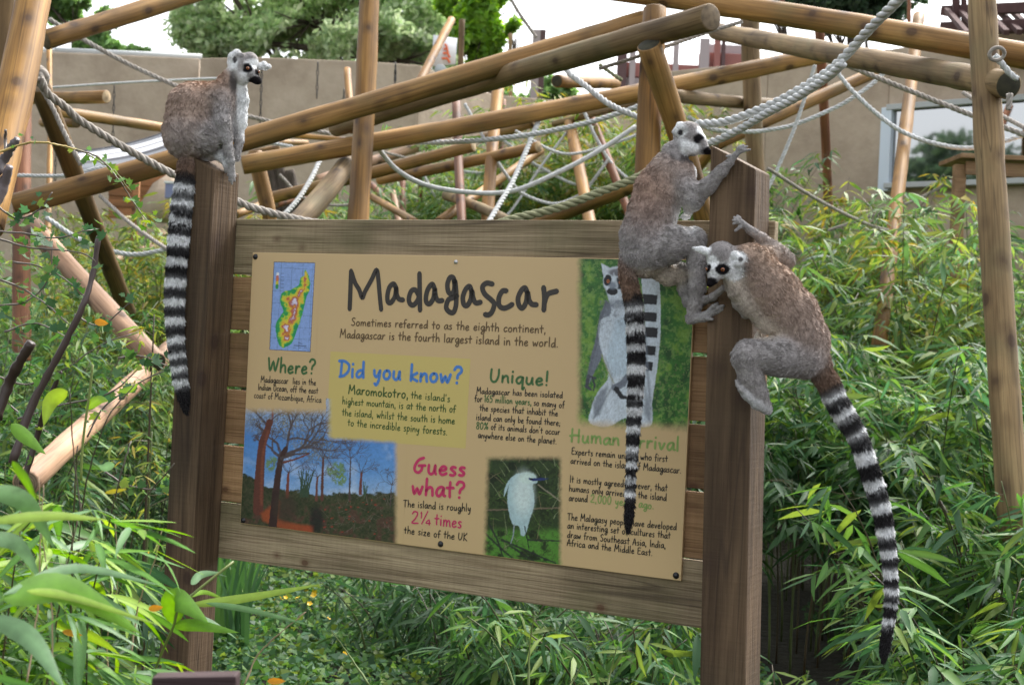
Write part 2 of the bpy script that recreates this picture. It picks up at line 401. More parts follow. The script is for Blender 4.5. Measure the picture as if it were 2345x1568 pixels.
def bolt(px, py, r, mat, z=-.0045):
    x, zz = sp(px, py, z); mb = MB()
    prof = [(0, r*.75), (r*.45, r*.68), (r*.8, r*.42), (r, 0)]
    n = 14; V = []; Q = []
    for k, (rr, h) in enumerate(prof):
        for j in range(n):
            t = 2*math.pi*j/n; V.append([max(rr, 1e-5)*math.cos(t), -h, max(rr, 1e-5)*math.sin(t)])
    for k in range(3):
        for j in range(n): Q.append([k*n+j, (k+1)*n+j, (k+1)*n+(j+1) % n, k*n+(j+1) % n])
    o = obj('bolt', mesh_np('bolt', V, [np.array(Q)]), mat, pan, (x, z, zz)); return o
for q in ((585, 588), (1009, 1245), (557, 1191), (1548, 1317)): bolt(*q, .0082, M['black_bolt'])
o = bolt(1044, 600, .006, M['steel']); o['label'] = 'small silver screw in the top edge of the panel'

# ---- printed areas, painted per vertex in photograph coordinates
def poly_in(X, Y, pts):
    pts = np.asarray(pts, float); r = np.zeros(X.shape, bool); n = len(pts)
    for i in range(n):
        x0, y0 = pts[i]; x1, y1 = pts[(i+1) % n]
        if y0 == y1: continue
        c = ((y0 > Y) != (y1 > Y)) & (X < (x1-x0)*(Y-y0)/(y1-y0)+x0); r ^= c
    return r
def seg_d(X, Y, a, b):
    a = np.asarray(a, float); b = np.asarray(b, float); d = b-a; L = max(d@d, 1e-9)
    t = np.clip(((X-a[0])*d[0]+(Y-a[1])*d[1])/L, 0, 1)
    return np.hypot(X-a[0]-t*d[0], Y-a[1]-t*d[1]), t
def sst(e0, e1, x): t = np.clip((x-e0)/(e1-e0), 0, 1); return t*t*(3-2*t)
YBOX = [(757, 804.5), (1077.5, 821.5), (1066, 1026.4), (750, 1003)]
def base_col(X, Y):
    c = np.empty(X.shape+(3,)); c[:] = TAN
    d = np.full(X.shape, 1e9)
    for i in range(4): d = np.minimum(d, seg_d(X, Y, YBOX[i], YBOX[(i+1) % 4])[0])
    ins = poly_in(X, Y, YBOX); sd_ = np.where(ins, d, -d); t = sst(-1.2, 1.2, sd_)[..., None]
    return c*(1-t)+YEL*t
class Canvas:
    def __init__(s, X, Y): s.X = X+.4*(vnoise(X, Y, 301, 3.0)-.5)*2; s.Y = Y+.4*(vnoise(X, Y, 302, 3.0)-.5)*2; s.C = base_col(X, Y)
    def mix(s, m, col): 
        m = np.asarray(m)[..., None]; s.C = s.C*(1-m)+np.asarray(col)*m
    def line(s, pts, w0, w1, col, soft=.8, op=1.0):
        pts = np.asarray(pts, float); n = len(pts)
        for i in range(n-1):
            a, b = pts[i], pts[i+1]; wa = w0+(w1-w0)*i/(n-1); wb = w0+(w1-w0)*(i+1)/(n-1); w_ = max(wa, wb)+2
            k = (s.X > min(a[0], b[0])-w_) & (s.X < max(a[0], b[0])+w_) & (s.Y > min(a[1], b[1])-w_) & (s.Y < max(a[1], b[1])+w_)
            if not k.any(): continue
            d, t = seg_d(s.X[k], s.Y[k], a, b); m = op*(1-sst(-soft, soft, d-(wa+(wb-wa)*t)/2))[:, None]
            s.C[k] = s.C[k]*(1-m)+np.asarray(col)*m
    def poly(s, pts, col, op=1.0, soft=1.0):
        ins = poly_in(s.X, s.Y, pts); d = np.full(s.X.shape, 1e9)
        for i in range(len(pts)): d = np.minimum(d, seg_d(s.X, s.Y, pts[i], pts[(i+1) % len(pts)])[0])
        s.mix(op*sst(-soft, soft, np.where(ins, d, -d)), col)
    def ell(s, cx, cy, rx, ry, col, op=1.0, soft=.15, ang=0):
        x = s.X-cx; y = s.Y-cy; c_, s_ = math.cos(ang), math.sin(ang)
        d = np.hypot((x*c_+y*s_)/rx, (-x*s_+y*c_)/ry); s.mix(op*(1-sst(1-soft, 1+soft, d)), col)
def patch(name, x0, x1, y0, y1, paint, step=1.08, y=-.00492):
    """printed picture: a fine sheet on the panel covering an image-space box"""
    c = [sp(*q, y) for q in ((x0, y0), (x1, y0), (x0, y1), (x1, y1))]
    xa = min(k[0] for k in c); xb = max(k[0] for k in c); za = min(k[1] for k in c); zb = max(k[1] for k in c)
    xa = max(xa, .0016); xb = min(xb, PW-.0016); za = max(za, PZ0+.0016); zb = min(zb, PZ1-.0016)
    nx = int((x1-x0)/step)+2; nz = int((y1-y0)/step)+2
    gx, gz_ = np.meshgrid(np.linspace(xa, xb, nx), np.linspace(za, zb, nz))
    X, Y = s2px(gx, np.full_like(gx, y), gz_)
    cv = Canvas(X, Y); B0 = cv.C.copy(); paint(cv)
    k_ = np.abs(cv.C-B0).sum(-1)
    cv.C = cv.C*(1+np.clip(k_*4, 0, 1)*(.34*(fnoise(X, Y, 311, 5, 3)-.5)+.16*(RNG.random(X.shape)-.5)))[..., None]
    V = np.stack([gx, np.full_like(gx, y), gz_], -1).reshape(-1, 3)
    i = np.arange(nz-1)[:, None]*nx+np.arange(nx-1)[None]
    Q = np.stack([i, i+1, i+nx+1, i+nx], -1).reshape(-1, 4)
    return obj(name, mesh_np(name, V, [Q], cv.C.reshape(-1, 3)), M['print'], pan)
def c4(p): return [(542.3+.2617*x, 571.6+.2617*y) for x, y in p]
def c5(p): return [(1025.9+.2898*x, 571.6+.2898*y) for x, y in p]
def c6(p): return [(542.3+.2375*x, 916+.2375*y) for x, y in p]
def c7(p): return [(1062.6+.2617*x, 952.7+.2617*y) for x, y in p]
def sg(*c): return np.array(srgb(*c))
# yellow box as its own sheet
x0_, z0_ = sp(757, 804.5, -.00470); x1_, z1_ = sp(1077.5, 821.5, -.00470); x2_, z2_ = sp(1066, 1026.4, -.00470); x3_, z3_ = sp(747, 1003, -.00470)
ybox = obj('yellow_print', mesh_np('yellow_print', [(x3_, -.00470, z3_), (x2_, -.00470, z2_), (x1_, -.00470, z1_), (x0_, -.00470, z0_)], [np.array([[0, 1, 2, 3]])], YEL), M['print'], pan)

def paint_map(c):
    X, Y = c.X, c.Y
    q = c4([(325, 105), (686, 115), (643, 895), (285, 875)])
    c.poly(q, sg(30, 40, 60), 1, .6); qi = c4([(329, 110), (682, 119), (639, 890), (290, 871)]); c.poly(qi, sg(140, 168, 222), 1, .5)
    for yy in (160, 262, 363, 466, 568, 672, 775): c.line(c4([(325-(yy-105)*.052, yy-4), (684-(yy-115)*.052, yy+14)]), .55, .55, sg(60, 80, 120), .5, .8)
    for xx in (380, 475, 570, 655): c.line(c4([(xx+12, 108), (xx-30, 888)]), .55, .55, sg(60, 80, 120), .5, .8)
    isl = c4(catmull([(600, 175), (625, 215), (635, 260), (642, 330), (606, 430), (585, 520), (560, 600), (530, 700), (500, 780), (470, 830), (410, 857), (368, 830), (350, 770), (338, 690), (350, 630), (375, 585), (405, 540), (385, 480), (380, 430), (400, 375), (470, 352), (540, 310), (555, 250), (590, 225), (590, 190), (600, 175)], 4))
    d = np.full(X.shape, 1e9)
    for i in range(len(isl)): d = np.minimum(d, seg_d(X, Y, isl[i], isl[(i+1) % len(isl)])[0])
    n = fnoise(X, Y, 3, 9, 4); sd_ = np.where(poly_in(X, Y, isl), d, -d)+(n-.5)*3
    sp_ = c4([(600, 200), (585, 290), (540, 420), (505, 540), (470, 700), (440, 790)]); ds = np.full(X.shape, 1e9)
    for i in range(5): ds = np.minimum(ds, seg_d(X, Y, sp_[i], sp_[i+1])[0])
    h = sd_*.03+np.clip(1-ds/10, 0, 1)*.36+(n-.5)*1.0
    st = [(0, sg(40, 150, 90)), (.18, sg(70, 170, 80)), (.32, sg(190, 205, 60)), (.5, sg(225, 190, 70)), (.68, sg(205, 130, 60)), (.85, sg(170, 90, 90)), (1.0, sg(225, 215, 235))]
    col = np.stack([np.interp(h, [s_[0] for s_ in st], [s_[1][k] for s_ in st]) for k in range(3)], -1)
    m = sst(-.5, .5, sd_)[..., None]; c.C = c.C*(1-m)+col*m
    for k, cc in enumerate([sg(240, 240, 245), sg(200, 120, 110), sg(210, 120, 60), sg(215, 205, 60), sg(60, 150, 80)]):
        c.line(c4([(358-k*1.5, 210+k*26), (357-k*1.5, 228+k*26)]), 6.5, 6.5, cc, .5)
    for k in range(5): c.line(c4([(388-k, 208+k*31), (412-k, 209+k*31)]), 1.3, 1.3, sg(50, 60, 90), .5, .7)
    c.line(c4([(500, 838), (608, 842)]), 1.3, 1.3, sg(20, 20, 30), .5); c.line(c4([(540, 812), (570, 824)]), 2.2, 2.2, sg(40, 50, 80), .8, .6)
    for xx in (505, 550, 600): c.line(c4([(xx-8, 857), (xx+10, 858)]), 1.5, 1.5, sg(50, 60, 90), .6, .6)
patch('printed_map', 614, 724, 596, 808, paint_map, 1.0)

def paint_trees(c):
    X, Y = c.X, c.Y; u = (X-542.3)/.2375; v = (Y-916)/.2375
    e = 18*(fnoise(X, Y, 5, 12)-.5)
    m = sst(1565, 1500, u+e)*np.where(u < 860, sst(50, 150, v+e-u*.02), 1)
    m = m*(1-sst(850, 930, u+e)*(1-sst(340, 400, v+e-(u-900)*.06)))
    rng = np.random.default_rng(11)
    sk = np.stack([np.interp(v, [60, 350, 700, 950], q) for q in zip(sg(160, 182, 214), sg(84, 138, 204), sg(104, 154, 212), sg(156, 186, 220))], -1)
    n = fnoise(X, Y, 9, 60, 4)
    sk = sk+(np.clip(n-.55, 0, 1)*2.0)[..., None]*(sg(215, 225, 240)-sk)
    C = Canvas(X, Y); C.C = sk.copy()
    n2 = fnoise(X, Y, 21, 14, 5); n3 = fnoise(X, Y, 33, 4, 3)
    hz = 900-130*np.exp(-((u-60)/180)**2)-90*fnoise(X, Y, 4, 40, 3)*(u < 700)+ (n2-.5)*90
    gm = sst(-12, 12, v-hz)
    g = sg(62, 68, 44)*(.45+1.1*n2[..., None])+ (n3[..., None]-.45)*np.array([.09, .06, .045])
    C.mix(gm, g)
    C.mix(.85*sst(.52, .64, n2)*sst(930, 1060, v), sg(88, 62, 52)*(.5+n3[..., None]))
    for cx, cy, rx, ry in ((960, 690, 100, 95), (330, 620, 60, 90), (1000, 760, 60, 60)):   # leafy crown
        k = (1-sst(.7, 1.1, np.hypot((u-cx)/rx, (v-cy)/ry)+(n2-.5)*1.2)); C.mix(k*.85*(n3 > .38), sg(112, 140, 70))
    def br(x, y, a, l, w_, dep, col, curl=.5):
        if dep == 0 or l < 2: return
        pts = [(x, y)]
        for i in range(3):
            a += rng.uniform(-curl, curl)*.6; x += math.cos(a)*l/3; y -= math.sin(a)*l/3; pts.append((x, y))
        C.line(c6(pts), w_*.2375, max(w_*.7, 1.5)*.2375, col, .45, .85)
        for k in range(rng.integers(2, 4)): br(x, y, a+rng.uniform(-.9, .9), l*rng.uniform(.6, .85), w_*.62, dep-1, col, curl)
    dk = sg(84, 72, 70); tr = sg(116, 62, 48)
    for cx, cy, rx, ry in ((300, 200, 260, 190), (650, 260, 330, 230), (780, 480, 250, 160)):
        k = sst(1.15, .5, np.hypot((u-cx)/rx, (v-cy)/ry)); C.mix(.62*k*(n3*.6+vnoise(X, Y, 77, 2.0)*.6 > .58), sg(98, 96, 84))
        C.mix(.5*k*(vnoise(X, Y, 78, 2.2) > .72), sg(150, 140, 95))
    br(300, 250, 2.5, 170, 26, 5, dk); br(330, 240, 1.4, 150, 22, 5, tr*1.2); br(330, 200, .9, 170, 14, 6, dk)
    for a0, l0 in ((1.9, 150), (1.2, 190), (.8, 230), (.45, 260), (2.4, 120)): br(430, 560, a0, l0, 34, 6, dk)
    C.line(c6([(315, 210), (290, 300), (245, 420), (225, 640), (215, 800), (205, 1060)]), 14, 24, sg(100, 58, 47), .8)
    C.line(c6([(300, 300), (255, 500), (240, 700), (235, 1000)]), 4, 6, sg(140, 82, 60), 3, .7)
    for k in range(22): C.line(c6([(240-k*1.2, 360+k*30), (300-k*3, 368+k*30)]), 1, 1, sg(80, 44, 38), .6, .5)
    C.line(c6([(470, 470), (425, 560), (400, 700), (375, 900), (345, 1210)]), 11, 18, sg(66, 46, 42), .8)
    C.line(c6([(425, 560), (560, 520), (700, 510)]), 6, 3, dk, .7); C.line(c6([(450, 600), (560, 570), (690, 520)]), 5, 3, tr, .7)
    for (x, y0, y1, w_, cl) in ((490, 700, 930, 28, sg(122, 66, 50)), (770, 740, 960, 22, sg(110, 70, 58)), (825, 560, 960, 26, sg(98, 62, 52)), (1090, 560, 960, 16, sg(82, 66, 62)), (1195, 700, 900, 26, sg(112, 62, 54)), (1485, 820, 1010, 10, dk)):
        C.line(c6([(x+8, y0), (x, (y0+y1)/2), (x-4, y1)]), w_*.2375*.7, w_*.2375*1.2, cl, .7)
        for a0 in (2.6, 2.0, 1.5, 1.0, .5): br(x+8, y0, a0, 60+rng.uniform(0, 30), 7, 4, dk)
    for k in range(16): C.line(c6([(650+rng.uniform(-40, 40), 930), (600+k*10+rng.uniform(-10, 10), 660+rng.uniform(0, 120))]), 3.2, 1.6, sg(58, 78, 58), .6)
    for k in range(7): C.line(c6([(1230, 940), (1215+k*9, 780+rng.uniform(0, 60))]), 1.8, 1.1, sg(60, 84, 60), .6)
    C.poly(c6([(230, 1090), (290, 1050), (400, 960), (420, 980), (400, 1140), (560, 1190), (740, 1210), (730, 1290), (400, 1230), (250, 1160)]), sg(160, 80, 46), .9, 5)
    C.poly(c6([(640, 1210), (740, 1215), (730, 1290), (640, 1270)]), sg(160, 76, 46), .8, 4)
    C.line(c6([(375, 900), (345, 1225)]), 16, 19, sg(58, 42, 38), .8)
    C.ell(*c6([(470, 1040)])[0], 26, 32, sg(66, 56, 44), .8, .4); C.ell(*c6([(770, 1150)])[0], 16, 30, sg(34, 34, 34), .8, .4)
    for k in range(70):
        a = rng.uniform(0, 3.1); x, y = rng.uniform(850, 1500), rng.uniform(880, 1330); l = rng.uniform(30, 110)
        C.line(c6([(x, y), (x+math.cos(a)*l, y-math.sin(a)*l)]), .7, .5, sg(140, 128, 118), .4, .55)
    for k in range(26):
        x, y = rng.uniform(820, 1500), rng.uniform(950, 1300)*(1); C.ell(*c6([(x, y)])[0], rng.uniform(1.2, 3), rng.uniform(.8, 2), sg(170, 62, 50), .7, .6)
    m = m[..., None]; c.C = c.C*(1-m)+C.C*m
patch('printed_forest_picture', 552, 922, 925, 1250, paint_trees)

def paint_lemur(c):
    X, Y = c.X, c.Y; u = (X-1025.9)/.2898; v = (Y-571.6)/.2898; C = Canvas(X, Y)
    n = fnoise(X, Y, 41, 30, 5); n2 = fnoise(X, Y, 43, 7, 4)
    g = sg(60, 112, 48)*(.45+1.15*n[..., None]); C.C = g
    C.mix(sst(.5, .66, n)*.7, sg(124, 158, 62)); C.mix(sst(.45, .3, n)*.7, sg(38, 74, 40)); C.mix(.4*(n2 > .57), sg(140, 172, 92))
    C.mix(.6*sst(120, 60, v), sg(40, 78, 44)); C.mix(.5*(vnoise(X, Y, 44, 3) > .8)*sst(600, 900, v), sg(120, 110, 86))
    w_ = sg(202, 212, 222); gr = sg(116, 122, 134); bk = sg(34, 34, 40)
    # raised tail on the right with rings
    C.line(c5([(1560, 1250), (1600, 950), (1620, 700), (1615, 450), (1600, 240)]), 26, 42, w_, 1)
    for y0, y1, xx in ((350, 430, 1600), (490, 565, 1600), (610, 690, 1612), (755, 830, 1600), (880, 950, 1580)): C.poly(c5([(xx-68+y0*.02, y0), (xx+66-y0*.03, y0+8), (xx+60-y0*.03, y1+6), (xx-62+y0*.02, y1)]), bk, 1, 1.2)
    # arms, legs and body
    C.poly(c5([(1250, 400), (1200, 520), (1170, 700), (1130, 850), (1100, 1000), (1120, 1060), (1150, 980), (1210, 860), (1250, 700), (1290, 600), (1300, 450)]), gr, 1, 1.5)
    C.line(c5([(1110, 1000), (1095, 1080), (1130, 1105)]), 9, 5, sg(70, 72, 80), 1); C.line(c5([(1125, 1000), (1165, 1015)]), 5, 4, sg(70, 72, 80), 1)
    C.line(c5([(1140, 1010), (1160, 1070), (1150, 1110)]), 4, 3, sg(60, 62, 70), 1)
    C.poly(c5(catmull([(1250, 330), (1290, 500), (1200, 560), (1190, 700), (1230, 860), (1270, 1000), (1180, 1130), (1130, 1260), (1120, 1370), (1260, 1400), (1400, 1330), (1480, 1390), (1610, 1380), (1600, 1150), (1560, 950), (1550, 700), (1530, 480), (1430, 330)], 4)), w_, 1, 2)
    for k in range(260):
        x, y = RNG.uniform(1180, 1560), RNG.uniform(430, 1330); C.line(c5([(x, y), (x+RNG.uniform(-8, 8), y+RNG.uniform(15, 45))]), .9, .4, [sg(150, 162, 176), sg(232, 238, 242), sg(120, 126, 138)][k % 3], .5, .55*(1 if (1230 < x < 1520) else .4))
    C.line(c5([(1250, 420), (1205, 540), (1180, 700), (1140, 850), (1105, 1000)]), 5, 8, sg(92, 96, 106), 3, .6)
    C.line(c5([(1240, 850), (1290, 980), (1300, 1080), (1230, 1200), (1150, 1330)]), 3, 4, sg(110, 112, 116), 3, .6); C.line(c5([(1410, 700), (1440, 900), (1400, 1040)]), 5, 5, sg(120, 126, 138), 3, .6); C.line(c5([(1430, 340), (1520, 480), (1560, 700), (1575, 950), (1600, 1200)]), 4, 6, sg(120, 128, 142), 4, .7)
    C.ell(*c5([(1330, 430)])[0], 32, 10, sg(96, 100, 112), .5, .5)
    C.poly(c5([(1150, 1210), (1200, 1110), (1260, 1080), (1240, 1200), (1200, 1300), (1150, 1330)]), gr, .8, 5)
    C.poly(c5([(1560, 1100), (1610, 1250), (1600, 1370), (1550, 1300)]), gr, .7, 5)
    C.poly(c5([(1320, 560), (1420, 520), (1460, 800), (1420, 1000), (1300, 1000), (1250, 860)]), sg(176, 200, 216), .5, 9)
    C.line(c5([(1215, 830), (1260, 950), (1310, 1050)]), 3, 3, sg(150, 150, 120), 2, .8)
    C.line(c5([(1320, 1090), (1380, 1060), (1420, 1000)]), 16, 14, gr, 2); C.line(c5([(1330, 1100), (1370, 1160), (1420, 1170)]), 12, 8, bk, 2)
    fz = fnoise(X*2.2, Y, 91, 5, 4); fz2 = fnoise(X, Y, 92, 18, 3); C.C = C.C*np.where(np.abs(C.C[..., 2]-C.C[..., 1]) < .12, (.62+.5*fz+.25*fz2), 1.0)[..., None]
    C.mix(.55*sst(.5, .7, fnoise(X*1.4, Y, 93, 7, 3))*sst(700, 520, v)*(u < 1450)*(u > 1200)*(v > 400), sg(110, 116, 128))
    # head
    C.poly(c5([(1212, 105), (1290, 150), (1300, 220), (1240, 240), (1222, 190)]), w_, 1, 1.2)
    C.ell(*c5([(1330, 250)])[0], 30, 34, w_, 1, .08); C.ell(*c5([(1345, 180)])[0], 22, 9, sg(120, 120, 128), 1, .3)
    C.ell(*c5([(1262, 242)])[0], 9, 13, bk, 1, .12, .2); C.ell(*c5([(1360, 265)])[0], 14, 14, bk, 1, .12)
    C.ell(*c5([(1264, 250)])[0], 3.6, 3.8, sg(190, 110, 60), 1, .2); C.ell(*c5([(1362, 260)])[0], 3.8, 3.8, sg(190, 110, 60), 1, .2)
    C.ell(*c5([(1264, 250)])[0], 1.4, 1.6, bk, 1, .2); C.ell(*c5([(1362, 260)])[0], 1.4, 1.6, bk, 1, .2)
    C.poly(c5([(1310, 180), (1335, 240), (1345, 300), (1300, 320), (1290, 260)]), w_, .9, 2)
    C.ell(*c5([(1298, 330)])[0], 13, 8.5, bk, 1, .12); C.ell(*c5([(1300, 285)])[0], 9, 9, sg(110, 120, 134), .8, .4)
    m = sst(1000, 1075, u+25*(n-.5))*np.where(v > 900, sst(1435, 1330, v+50*(n-.5)-(u-1400)*.03), 1); m = m[..., None]; c.C = c.C*(1-m)+C.C*m
patch('printed_lemur_picture', 1310, 1600, 590, 996, paint_lemur)

def paint_bird(c):
    X, Y = c.X, c.Y; u = (X-1062.6)/.2617; v = (Y-952.7)/.2617; C = Canvas(X, Y); rng = np.random.default_rng(5)
    n = fnoise(X, Y, 61, 26, 5); n2 = fnoise(X, Y, 63, 5, 4)
    C.C = sg(44, 58, 34)*(.3+1.3*n[..., None]); C.mix(sst(980, 1060, v+40*n)*sst(.35, .5, n), sg(86, 138, 54)); C.mix(.5*(n2 > .55), sg(66, 84, 44))
    C.mix(.7*sst(.56, .4, n)*sst(700, 600, v), sg(22, 32, 22))
    for k in range(90):
        a = rng.uniform(-.9, .9)+(1.57 if k % 2 else 0); x, y = rng.uniform(190, 850), rng.uniform(340, 1280); l = rng.uniform(60, 220)
        C.line(c7([(x, y), (x+math.cos(a)*l*.5, y-math.sin(a)*l*.5+6), (x+math.cos(a)*l, y-math.sin(a)*l+25)]), 2.2, .6, [sg(96, 124, 62), sg(136, 146, 108), sg(54, 74, 50), sg(120, 110, 84)][k % 4], .6, .7)
    C.line(c7([(200, 820), (400, 815), (840, 800)]), 4, 3, sg(122, 104, 88), 1, .8); C.line(c7([(650, 600), (840, 740)]), 3, 3, sg(150, 140, 122), 1, .8)
    for p in ([(170, 1010), (330, 1160), (480, 1290)], [(330, 1080), (560, 1180), (800, 1285)], [(230, 960), (300, 1100), (360, 1290)], [(560, 1080), (850, 1090)], [(400, 1130), (640, 1285)]): C.line(c7(p), 5, 3.5, sg(42, 42, 44), 1, .9)
    b1 = sg(214, 228, 224); b2 = sg(172, 198, 202)
    C.poly(c7(catmull([(540, 492), (600, 500), (640, 545), (640, 580), (600, 600), (615, 700), (610, 800), (575, 900), (540, 1030), (500, 1040), (480, 960), (430, 950), (395, 850), (380, 740), (385, 640), (400, 590), (350, 700), (360, 620), (400, 550), (460, 500)], 4)), b2, 1, 1.2)
    C.ell(*c7([(520, 680)])[0], 22, 45, b1, .8, .6); C.ell(*c7([(550, 540)])[0], 20, 13, sg(205, 224, 216), .9, .4)
    C.poly(c7([(566, 540), (610, 540), (690, 538), (745, 546), (690, 560), (600, 566), (568, 556)]), sg(44, 56, 110), 1, .8); C.ell(*c7([(590, 549)])[0], 3.2, 2, sg(14, 14, 20), 1, .2)
    C.line(c7([(440, 950), (430, 1040), (410, 1110)]), 3, 2, sg(150, 160, 165), .7); C.line(c7([(530, 960), (550, 1060), (570, 1160)]), 2.5, 2, sg(30, 32, 34), .7)
    e = 22*(fnoise(X, Y, 66, 8)-.5)
    m = sst(165, 225, u+e+ (v-800)*.035)*sst(870, 815, u+e)*sst(335, 395, v+e); m = m[..., None]; c.C = c.C*(1-m)+C.C*m
patch('printed_bird_picture', 1098, 1294, 1034, 1292, paint_bird)

# ---- handwritten lettering: a stroke alphabet drawn with a round pen
G = {
'a': (4.6, '4.2,4.6 3,5.2 1.4,4.4 .5,2.4 .8,.6 1.8,.1 3,1.4 4.1,4.6;4.1,4.6 4,1.6 4.3,.5 5,.5'),
'b': (4.4, '.8,10 .7,5 .6,.4;.7,3 2,5 3.6,4.6 4,2.6 3,.6 1.4,0 .6,.8'), 'c': (4, '3.8,4.3 2.8,5 1.2,4 .5,2 1.2,.4 2.4,.1 3.8,1'),
'd': (4.8, '4,4 2.8,4.6 1.2,3.6 .5,1.6 1.2,.2 2.6,.6 4,3;4.1,10 4.1,5 4.3,0'), 'e': (4.2, '.7,2.4 2.6,2.8 3.6,3.8 2.9,5 1.6,4.7 .6,2.8 .8,.8 2,0 3.9,1'),
'f': (3.2, '3.6,9.4 2.4,9.8 1.5,8.4 1.4,4 1.3,-.4;0,4.9 3.2,5.2'), 'g': (4.6, '4.2,4.8 2.6,5.2 1,4 .6,2 1.6,.6 3,1.6 4.2,4.6;4.2,4.8 4.2,0 3.6,-3 2,-3.8 .8,-2.6 2.4,-.8 5,.6'),
'h': (4.6, '.8,10 .7,5 .6,.2;.7,2.8 2.2,5 3.6,4.6 3.9,2.6 4,.2'), 'i': (1.8, '.9,5 .8,2 .9,.2;.9,7.6 1.1,7.9'), 'j': (2.4, '1.6,5 1.5,0 .6,-2.6;1.6,7.6 1.8,7.9'),
'k': (4.2, '.8,10 .7,5 .6,.2;3.8,5 .8,2.4 4,.1'), 'l': (1.8, '.9,10 .8,5 .9,.2'), 'm': (6.8, '.7,5 .7,.2;.7,2.8 2,4.9 3.1,4.4 3.2,.3;3.2,2.8 4.6,4.9 5.8,4.4 6,2 6.4,.2'),
'n': (4.4, '.7,5 .6,.2;.7,2.8 2.2,4.9 3.5,4.4 3.7,2 4,.2'), 'o': (4.4, '2.2,5 .9,4 .5,2 1.3,.2 2.8,.2 3.9,2.2 3.5,4.4 2.2,5'), 'p': (4.4, '.9,5 .8,0 .6,-3.8;.8,3 2.2,5 3.7,4.4 3.8,2.2 2.6,.3 .9,.8'),
'q': (4.6, '4,4.6 2.6,5 1,3.8 .5,1.8 1.6,.2 3,1.2 4,4.4;4.1,4.8 4,0 4,-3.8 5,-2.4'), 'r': (3.6, '.8,5 .7,.2;.8,2.6 2,4.8 3.4,4.9'), 's': (3.4, '3,4.8 1.6,5 .8,3.9 1.8,2.8 2.9,1.6 2,.2 .5,.4'),
't': (3.6, '1.8,8.6 1.7,4 1.8,.2;.1,5.2 3.6,5.5'), 'u': (4.6, '.7,5 .6,1.6 1.6,.1 3,1 3.8,5;3.8,5 3.8,1.6 4.2,.2'), 'v': (4, '.5,5 1.8,.2 3.6,5'), 'w': (6, '.5,5 1.4,.3 2.9,4 4.1,.3 5.6,5.2'),
'x': (4, '.5,5 3.6,.1;3.6,5 .4,.1'), 'y': (4.4, '.6,5 .9,2 2.2,1.2 3.7,4.8;3.8,5 3.2,-1 2,-3.8 1,-3'), 'z': (4, '.6,4.8 3.5,5 .6,.3 3.8,.4'),
'A': (6, '.4,0 3.2,9.6 5,0;.6,3.4 5.8,4'), 'D': (6, '1.6,9.5 1.2,0;0,9.6 3,9.6 5.6,7.4 5.4,3.6 3.2,.8 .6,-.2'), 'E': (5, '4.8,9.4 1,9 .8,4.8 .9,.4 4.8,.6;.9,4.9 4,5.4'), 'G': (6, '5,9.4 2.6,8 .8,4.4 .8,1.2 2.6,.2 4,2 4.4,4.4;2.6,4.4 5.8,4.8'),
'H': (6.2, '1,10 .9,5 .8,0;5.2,9.8 5.1,0;-.4,4.4 2.5,5.2 5.4,5.2'), 'I': (1.9, '1,9.8 .9,5 1,.1'), 'K': (5.2, '.9,9.8 .9,5 .8,0;4.8,9.6 1,4.4 5,.1'), 'M': (7.6, '.4,0 1.4,9.6 1.6,9.4 3.4,3.6 6,9.6 6.2,9 7,0'),
'O': (5.8, '3,9.6 1.2,7.6 .6,4 1.6,.6 3.2,.1 4.9,2.4 5.2,6.4 4,9.2 3,9.6'), 'S': (5, '4.6,9 3,9.8 1.2,8.4 1.6,6.4 3.8,4.2 4.2,2 2.6,.2 .4,1'), 'T': (5.4, '0,9.2 3,9.6 5.6,9.4;2.7,9.4 2.4,5 2.6,0'), 'U': (5.6, '.8,9.8 .5,3 1.8,.2 3.6,1 4.8,5 5,9.8'),
'W': (7.6, '.4,9.8 1.6,.4 3.8,7.6 5.2,.4 7.4,9.8'),
'0': (5, '2.6,9.4 1,7.6 .6,4 1.4,.4 3.2,.2 4.4,3.4 4.2,7.6 2.6,9.4'), '1': (2.2, '.4,7.6 1.3,9.6 1.2,0'), '2': (5, '.6,7.6 1.8,9.4 3.8,9 4,6.8 2.4,3.2 .5,.3 4.8,.2'), '4': (5, '3.6,0 3.5,9.4 .4,3.2 4.8,3.4'), '5': (4.8, '4.6,9.4 1.4,9.2 1,5.6 3,6 4.2,3.6 3,.6 .6,.3'),
'6': (4.8, '4,9.4 1.6,6.8 .6,2.8 1.6,.3 3.4,.4 4.2,2.6 3.2,4.8 1,3.6'), '8': (4.8, '2.6,5.2 1,7 1.6,9.2 3.4,9.4 4.2,7.4 2.6,5.2 .8,3 1,.6 3,.1 4.2,2.4 2.6,5.2'), '9': (4.6, '4,7 2.4,5 .9,6.8 1.6,9 3.4,9.2 4,7 3.6,3 2.8,0'),
',': (2, '1,.8 .7,-1.6'), '.': (1.8, '.8,.2 1,.4'), ';': (2, '1,.8 .7,-1.4;1.1,4 1.2,4.2'), "'": (1.8, '1,10 .7,8'), '?': (4.8, '.6,7.8 1.8,9.6 3.8,9.2 4.2,7 2.6,5 2.2,3;2,.3 2.2,.5'), '!': (2.2, '1.3,9.8 1.1,3;1,.3 1.1,.5'),
'%': (6.4, '1.6,9.4 .6,7.8 1.4,6.2 2.6,7.8 1.6,9.4;5.4,9.8 1,0;5,4 3.9,2.4 4.6,.4 5.8,2.2 5,4'), '/': (4, '3.6,10 .6,-.4'), ' ': (3.0, ''),
}
G['q_'] = (5.4, '1,9.6 .9,7')
def glyph_strokes(ch):
    w_, s_ = G[ch]; out = []
    for st in s_.split(';'):
        if st.strip():
            p = np.array([[float(k) for k in q.split(',')] for q in st.split()])
            out.append(catmull(p, 4) if len(p) > 2 else p)
    return w_, out
